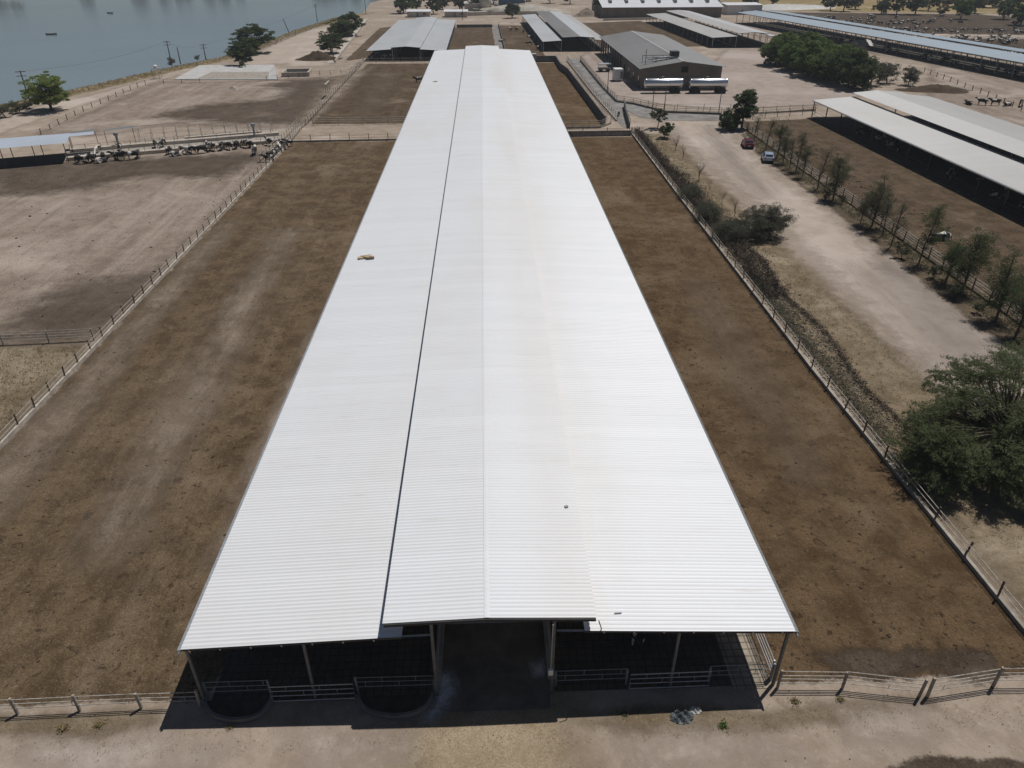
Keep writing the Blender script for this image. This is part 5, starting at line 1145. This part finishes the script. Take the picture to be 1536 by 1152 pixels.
def boat(label, loc, rz, L=3.2):
    t = thing('rowing_boat', label, 'boat', (*loc,-1.0), rz); vs = []; fs = []; n = 9
    for i in range(n):
        f = i/(n-1)*2-1; w_ = .62*(1-abs(f)**2.4)+.03
        vs += [(f*L/2,-w_,.42+.16*f*f),(f*L/2*.95,-w_*.55,-.1),(f*L/2*.95,w_*.55,-.1),(f*L/2,w_,.42+.16*f*f)]
    for i in range(n-1):
        for k in range(3): fs.append((i*4+k, i*4+k+1, i*4+4+k+1, i*4+4+k))
    fs += [(0,1,2,3), ((n-1)*4,(n-1)*4+1,(n-1)*4+2,(n-1)*4+3)]
    MB().add(vs, fs).build('hull', 'tank_black', t)
    for x in (-.6,.5): MB().box(x-.12,x+.12,-.5,.5,.22,.27).build('thwart', 'wood_post', t)
boat('dark little boat on the lake, nearer of two', (-175.76, 331.66), .3, 4.2); boat('dark little boat on the lake, farther of two', (-197.46, 436.54), -.2, 3.6)
t = thing('hay_rack', 'tall thin two-legged rack by the fence of the rear left corral', 'rack', (-36.57, 179.31))
for y in (0,1.2,2.4): MB().tube([(0,y*2,0),(0,y*2,3.0)], .07, 5).build('leg', 'pipe_white', t)
MB().box(-.2,.2,-.3,5.2,3.0,3.15).build('top', 'pipe_white', t)
# buildings along the top
t = thing('warehouse', 'long brown-walled warehouse with white roof at the top', 'building', (58,386,0), R(1.5))
MB().box(0,58,0,.4,0,4.6).build('front_wall', 'brick', t); MB().box(0,.4,.4,34,0,4.6).build('side_wall', 'brick', t); MB().box(57.6,58,.4,34,0,4.6).build('side_wall', 'brick', t)
for k in range(12): MB().box(2+k*4.8,2.4+k*4.8,-.15,-.004,0,4.5).build('pilaster', 'concrete_dark', t)
mb = MB(); 
for i in range(58):
    x = -.5+i*59/58; mb.add([(x,-.8,4.6),(x+.8,-.8,4.6),(x+.8,17,8.2),(x,17,8.2),(x+.8,-.8,4.72),(x+1.017,-.8,4.72),(x+1.017,17,8.32),(x+.8,17,8.32)], [(0,1,2,3),(4,5,6,7),(1,4,7,2)])
mb.build('roof', 'roof_white', t); MB().add([(-.5,17,8.2),(58.5,17,8.2),(58.5,34.5,4.6),(-.5,34.5,4.6)], [(0,1,2,3)]).build('roof', 'roof_white', t)
for k in range(7): MB().box(4+k*8,5.2+k*8,6,11.5,6.12,7.2).build('skylight', 'roof_grey', t)
def shed(label, loc, rz, W, L, h, wall, roof, name='shed'):
    t = thing(name, label, 'building', loc, rz); MB().box(0,W,0,L,0,h).build('wall', wall, t)
    MB().add([(-.4,-.4,h+.02),(W+.4,-.4,h+.02),(W+.4,L+.4,h+.5),(-.4,L+.4,h+.5),(-.4,-.4,h+.14),(W+.4,-.4,h+.14),(W+.4,L+.4,h+.62),(-.4,L+.4,h+.62)], [(4,5,6,7),(0,4,7,3),(1,2,6,5),(0,1,5,4),(3,7,6,2),(3,2,1,0)]).build('roof', roof, t)
    MB().box(W*.4,W*.4+1.2,-.06,-.004,0,2.1).build('door', 'grey_paint', t)
    MB().box(W*.7,W*.7+1.3,-.06,-.004,1.0,2.0).build('window', 'car_glass', t)
shed('white flat shed right of the warehouse', (*(123.44, 403.17),0), R(3), 18, 10, 4.2, 'white_paint', 'roof_white')
shed('low white-topped shed behind the rear left barn, left one', (*(-36.39, 393.86),0), 0, 11, 6, 2.4, 'plaster', 'roof_white'); shed('low white-topped shed behind the rear left barn, right one', (*(-18.22, 393.19),0), 0, 11, 6, 2.4, 'plaster', 'roof_white')
shed('cream house behind the pens, left of the round silo', (*(-9.17, 428.81),0), 0, 14, 9, 3.6, 'plaster', 'tarp_white', 'house'); shed('dark blue-grey building behind the tarped heap', (*(9.62, 465.80),0), 0, 15, 9, 6.0, 'blue_paint', 'roof_grey', 'house')
t = thing('round_silo', 'pale domed silo on a concrete base behind the rear pens', 'silo', (*(2.12, 428.39),0))
MB().box(-7,7,-3.5,3.5,0,1.6).build('base', 'concrete', t); MB().lathe([(3.0,1.6),(3.0,5.4),(2.5,6.6),(1.4,7.3),(.2,7.6)], 20).build('shell', 'plaster', t, (0,0,0), True)
MB().tube([(3,-1,5.5),(8,-2,2.0)], .25, 6).build('auger', 'galvanised', t)
MB_ = None
fence('pale low wall behind the rear pens', [(-10.94, 400.40), (12.42, 407.29), (35.97, 406.42)], 200, .1, .05, (), wall=(1.6,.4), wm='plaster', name='low_wall', cat='wall', at=[0])
fence('low pale wall along the track in front of the warehouse', [(56.44, 372.83), (82.71, 378.71)], 200, .1, .05, (), wall=(.9,.4), wm='plaster', name='low_wall', cat='wall', at=[0])

# ------------------------------------------------------------------ debris, weeds, clods, stones
def crumple(name, label, loc, r, mat, seed, h=.35):
    rr = np.random.default_rng(seed); n = 15; vs = []; fs = []
    for j in range(n):
        for i in range(n):
            u, v = i/(n-1)*2-1, j/(n-1)*2-1; k = max(abs(u), abs(v)); d = math.hypot(u, v) or 1
            x, y = u*k/d, v*k/d; e = 1-.9*k**3
            vs.append((x*r*(1+.1*rr.normal()*k), y*r*.7*(1+.1*rr.normal()*k), .02+h*e*(.5+.5*math.sin(7*u+3*v+seed))*rr.uniform(.8,1.1)))
    for j in range(n-1):
        for i in range(n-1): fs.append((j*n+i, j*n+i+1, (j+1)*n+i+1, (j+1)*n+i))
    o = MB().add(vs, fs).build(name, mat, None, (*loc,.01)); return tag(o, label, 'plastic')
crumple('plastic_sheet', 'crumpled grey plastic sheet on the ground in front of the barn', (8.71, 20.33), .55, 'tarp_grey', 2, .28)
crumple('plastic_sheet', 'small pale plastic scrap beside the crumpled grey sheet', (9.45, 20.64), .3, 'tarp_white', 3, .15)
def tuft(seed, n, r, h):
    rr = np.random.default_rng(seed); P = np.stack([rr.normal(0,r,n), rr.normal(0,r,n), np.abs(rr.normal(h*.4,h*.3,n))], 1)
    V, F = leaf_quads(P, .075, 0, .35); return np_mesh('leaves', V, F)
tf = [tuft(i, 170, .12, .2) for i in range(3)]
for i, (x, y, s, lf, lb) in enumerate([(*(10.55, 19.82),1.2,'leaf_green','bright green weed right of the crumpled plastic sheet'),(*(14.33, 20.95),1.2,'leaf_dry','dry weed by the front right barn post'),(*(16.54, 20.94),1.0,'leaf_dry','dry weed below the first right fence post'),(*(6.10, 20.56),.9,'leaf_olive','weed at the edge of the barn shadow left of the plastic'),(*(-12.30, 20.57),.8,'leaf_dry','dry weed before the curved trough at left'),(*(-19.98, 20.79),1.3,'leaf_dry','dry weed below the left front fence, nearer the frame edge'),(*(-18.38, 20.93),1.2,'leaf_dry','dry weed below the left front fence, nearer the barn')]):
    me_ = tf[i%3].copy(); me_.materials.clear(); o = link('weed', me_, lf, None, (*(x,y),0), i); o.scale = (s*.75,s*.75,s*.6); tag(o, lb, 'weed')
def lumps(name, label, cat, mat, n, pick, smin, smax, flat=.45):
    base = np.array([(1,0,0),(0,1,0),(-1,0,0),(0,-1,0),(.5,.5,.8),(-.5,.5,.8),(-.5,-.5,.8),(.5,-.5,.8)]); f0 = np.array([(0,1,5,4),(1,2,6,5),(2,3,7,6),(3,0,4,7),(4,5,6,7)])
    f0 = np.array([(0,1,4,4),(1,5,4,4),(1,2,5,5),(2,6,5,5),(2,3,6,6),(3,7,6,6),(3,0,7,7),(0,4,7,7),(4,5,6,7)])
    Vs = []; Fs = []; k = 0
    for i in range(n):
        x, y = pick(); s = smin+(smax-smin)*rng.random()**3; a = rng.uniform(0,6.3); b = base*s*np.array([1,rng.uniform(.5,1),flat*rng.uniform(.6,1.3)])*(1+.25*rng.normal(size=(8,1)))
        c, s_ = math.cos(a), math.sin(a); q = np.stack([b[:,0]*c-b[:,1]*s_+x, b[:,0]*s_+b[:,1]*c+y, b[:,2]+.015], 1); Vs.append(q); Fs.append(f0+k); k += 8
    V = np.concatenate(Vs); F = np.concatenate(Fs); me = bpy.data.meshes.new(name)
    me.from_pydata(V.tolist(), [], [tuple(dict.fromkeys(f)) for f in F.tolist()]); me.update()
    o = link(name, me, mat); return tag(o, label, cat, kind='stuff')
U = rng.uniform
lumps('manure_clods', 'scattered dung clods on the left corral', 'dung', 'clod', 1500, lambda: (U(-34.6,-14.3), 22.4+112*U()**1.8), .03, .13)
lumps('manure_clods', 'scattered dung clods on the right corral', 'dung', 'clod', 1500, lambda: (U(14.2,27.2), 22.4+112*U()**1.8), .03, .13)
lumps('manure_clods', 'scattered dung clods on the pale left pen', 'dung', 'clod', 350, lambda: (U(-75,-36.5), U(61,120)), .04, .22)
lumps('manure_clods', 'scattered dung clods on the right-hand pen by the roadside trees', 'dung', 'clod', 900, lambda: (U(51.5,60), U(50,148)), .05, .28)
lumps('pebbles', 'loose stones on the bare ground before the barn', 'stones', 'rock', 500, lambda: (U(-30,30), U(12.5,21.2)), .012, .05, .7)
def brushpick():
    y = 56+86*U()**1.0; return (28.1+abs(rng.normal(.8,1.1))*(.6+.4*(y < 110)), y)
lumps('rubble', 'stones and broken concrete heaped along the right fence', 'rubble', 'rock', 3200, lambda: (lambda p: (p[0], p[1]))(brushpick()), .03, .20, .75)
lumps('rubble', 'rubble ridge between the right fence and the grass strip', 'rubble', 'rock', 2600, lambda: (lambda y: (30.6+.4*math.sin(y*.35)+rng.normal(0,.45), y))(U(41,84)), .03, .16, .8)
def stalks(name, label, n, pick, h, leaf, sz=.12, asp=.12):
    P = []; 
    for i in range(n):
        x, y = pick(); k = 5; P.append(np.stack([x+rng.normal(0,.12,k), y+rng.normal(0,.12,k), np.abs(rng.normal(h*.5,h*.35,k))], 1))
    V, F = leaf_quads(np.concatenate(P), sz, -.6, asp); o = link(name, np_mesh(name, V, F), leaf); tag(o, label, 'brush', kind='stuff')
plain('dry_stalk', (.135, .108, .08), .95, var=.4, scale=4)
stalks('dry_brush', 'dark dry brush along the right fence', 4200, lambda: (lambda p: (28.5+(p[0]-28.1)*.9, 66+(p[1]-56)*.88))(brushpick()), .9, 'dry_stalk', .3, .08)
stalks('dry_grass_tufts', 'dry grass tufts in the strip beside the dirt road', 4000, lambda: (lambda y: (U(29.0, 33+max(0,(90-y))*.10), y))(U(30,140)), .16, 'leaf_dry', .10, .16)
stalks('dry_grass_tufts', 'dry grass tufts on the plot at far left', 3500, lambda: (U(-52,-36.3), U(40,58.5)), .14, 'leaf_dry', .10, .16)
stalks('dry_grass_tufts', 'sparse dry weeds along the front fences', 700, lambda: (U(-30,26), U(19.2,21.2)), .08, 'leaf_dry', .05, .2)
stalks('dry_grass_tufts', 'brushy grass under the roadside trees', 3000, lambda: (U(48.2,50.6), U(50,140)), .25, 'leaf_olive', .12, .2)
stalks('dry_grass_tufts', 'dry grass on the lake bank', 3500, lambda: (lambda p: (p.x+U(.3,6), p.y+U(-1,1)))(along(SHORE[1:12], plen(SHORE[1:12])*rng.random())), .3, 'leaf_dry', .2, .2)
stalks('dry_brush', 'dark scrub line on the ridge left of the grass strip', 1500, lambda: (lambda y: (30.9+.4*math.sin(y*.35)+rng.normal(0,.18), y))(U(41,88)), .3, 'dry_stalk', .16, .12)
lumps('rubble', 'small stones and crumbled soil at the foot of the right fence', 'rubble', 'rock', 2600, lambda: (27.9+abs(rng.normal(.5,.9)), U(41,75)), .025, .15, .7)
stalks('dry_brush', 'low dry scrub hugging the near part of the right fence', 2200, lambda: (28.3+abs(rng.normal(.5,.8)), U(41,72)), .28, 'leaf_grey', .14, .12)

# ------------------------------------------------------------------ air
hz = bpy.data.materials.new('haze'); hz.use_nodes = True; hn = hz.node_tree.nodes; hn.clear()
ho = hn.new('ShaderNodeOutputMaterial'); pv = hn.new('ShaderNodeVolumePrincipled'); hz.node_tree.links.new(pv.outputs[0], ho.inputs['Volume'])
pv.inputs['Color'].default_value = (.80, .86, .92, 1); pv.inputs['Density'].default_value = .00022; pv.inputs['Anisotropy'].default_value = .0
hb = MB().box(-950, 950, -80, 950, -4, 36).build('haze', None); hb.data.materials.append(hz); tag(hb, kind='stuff')
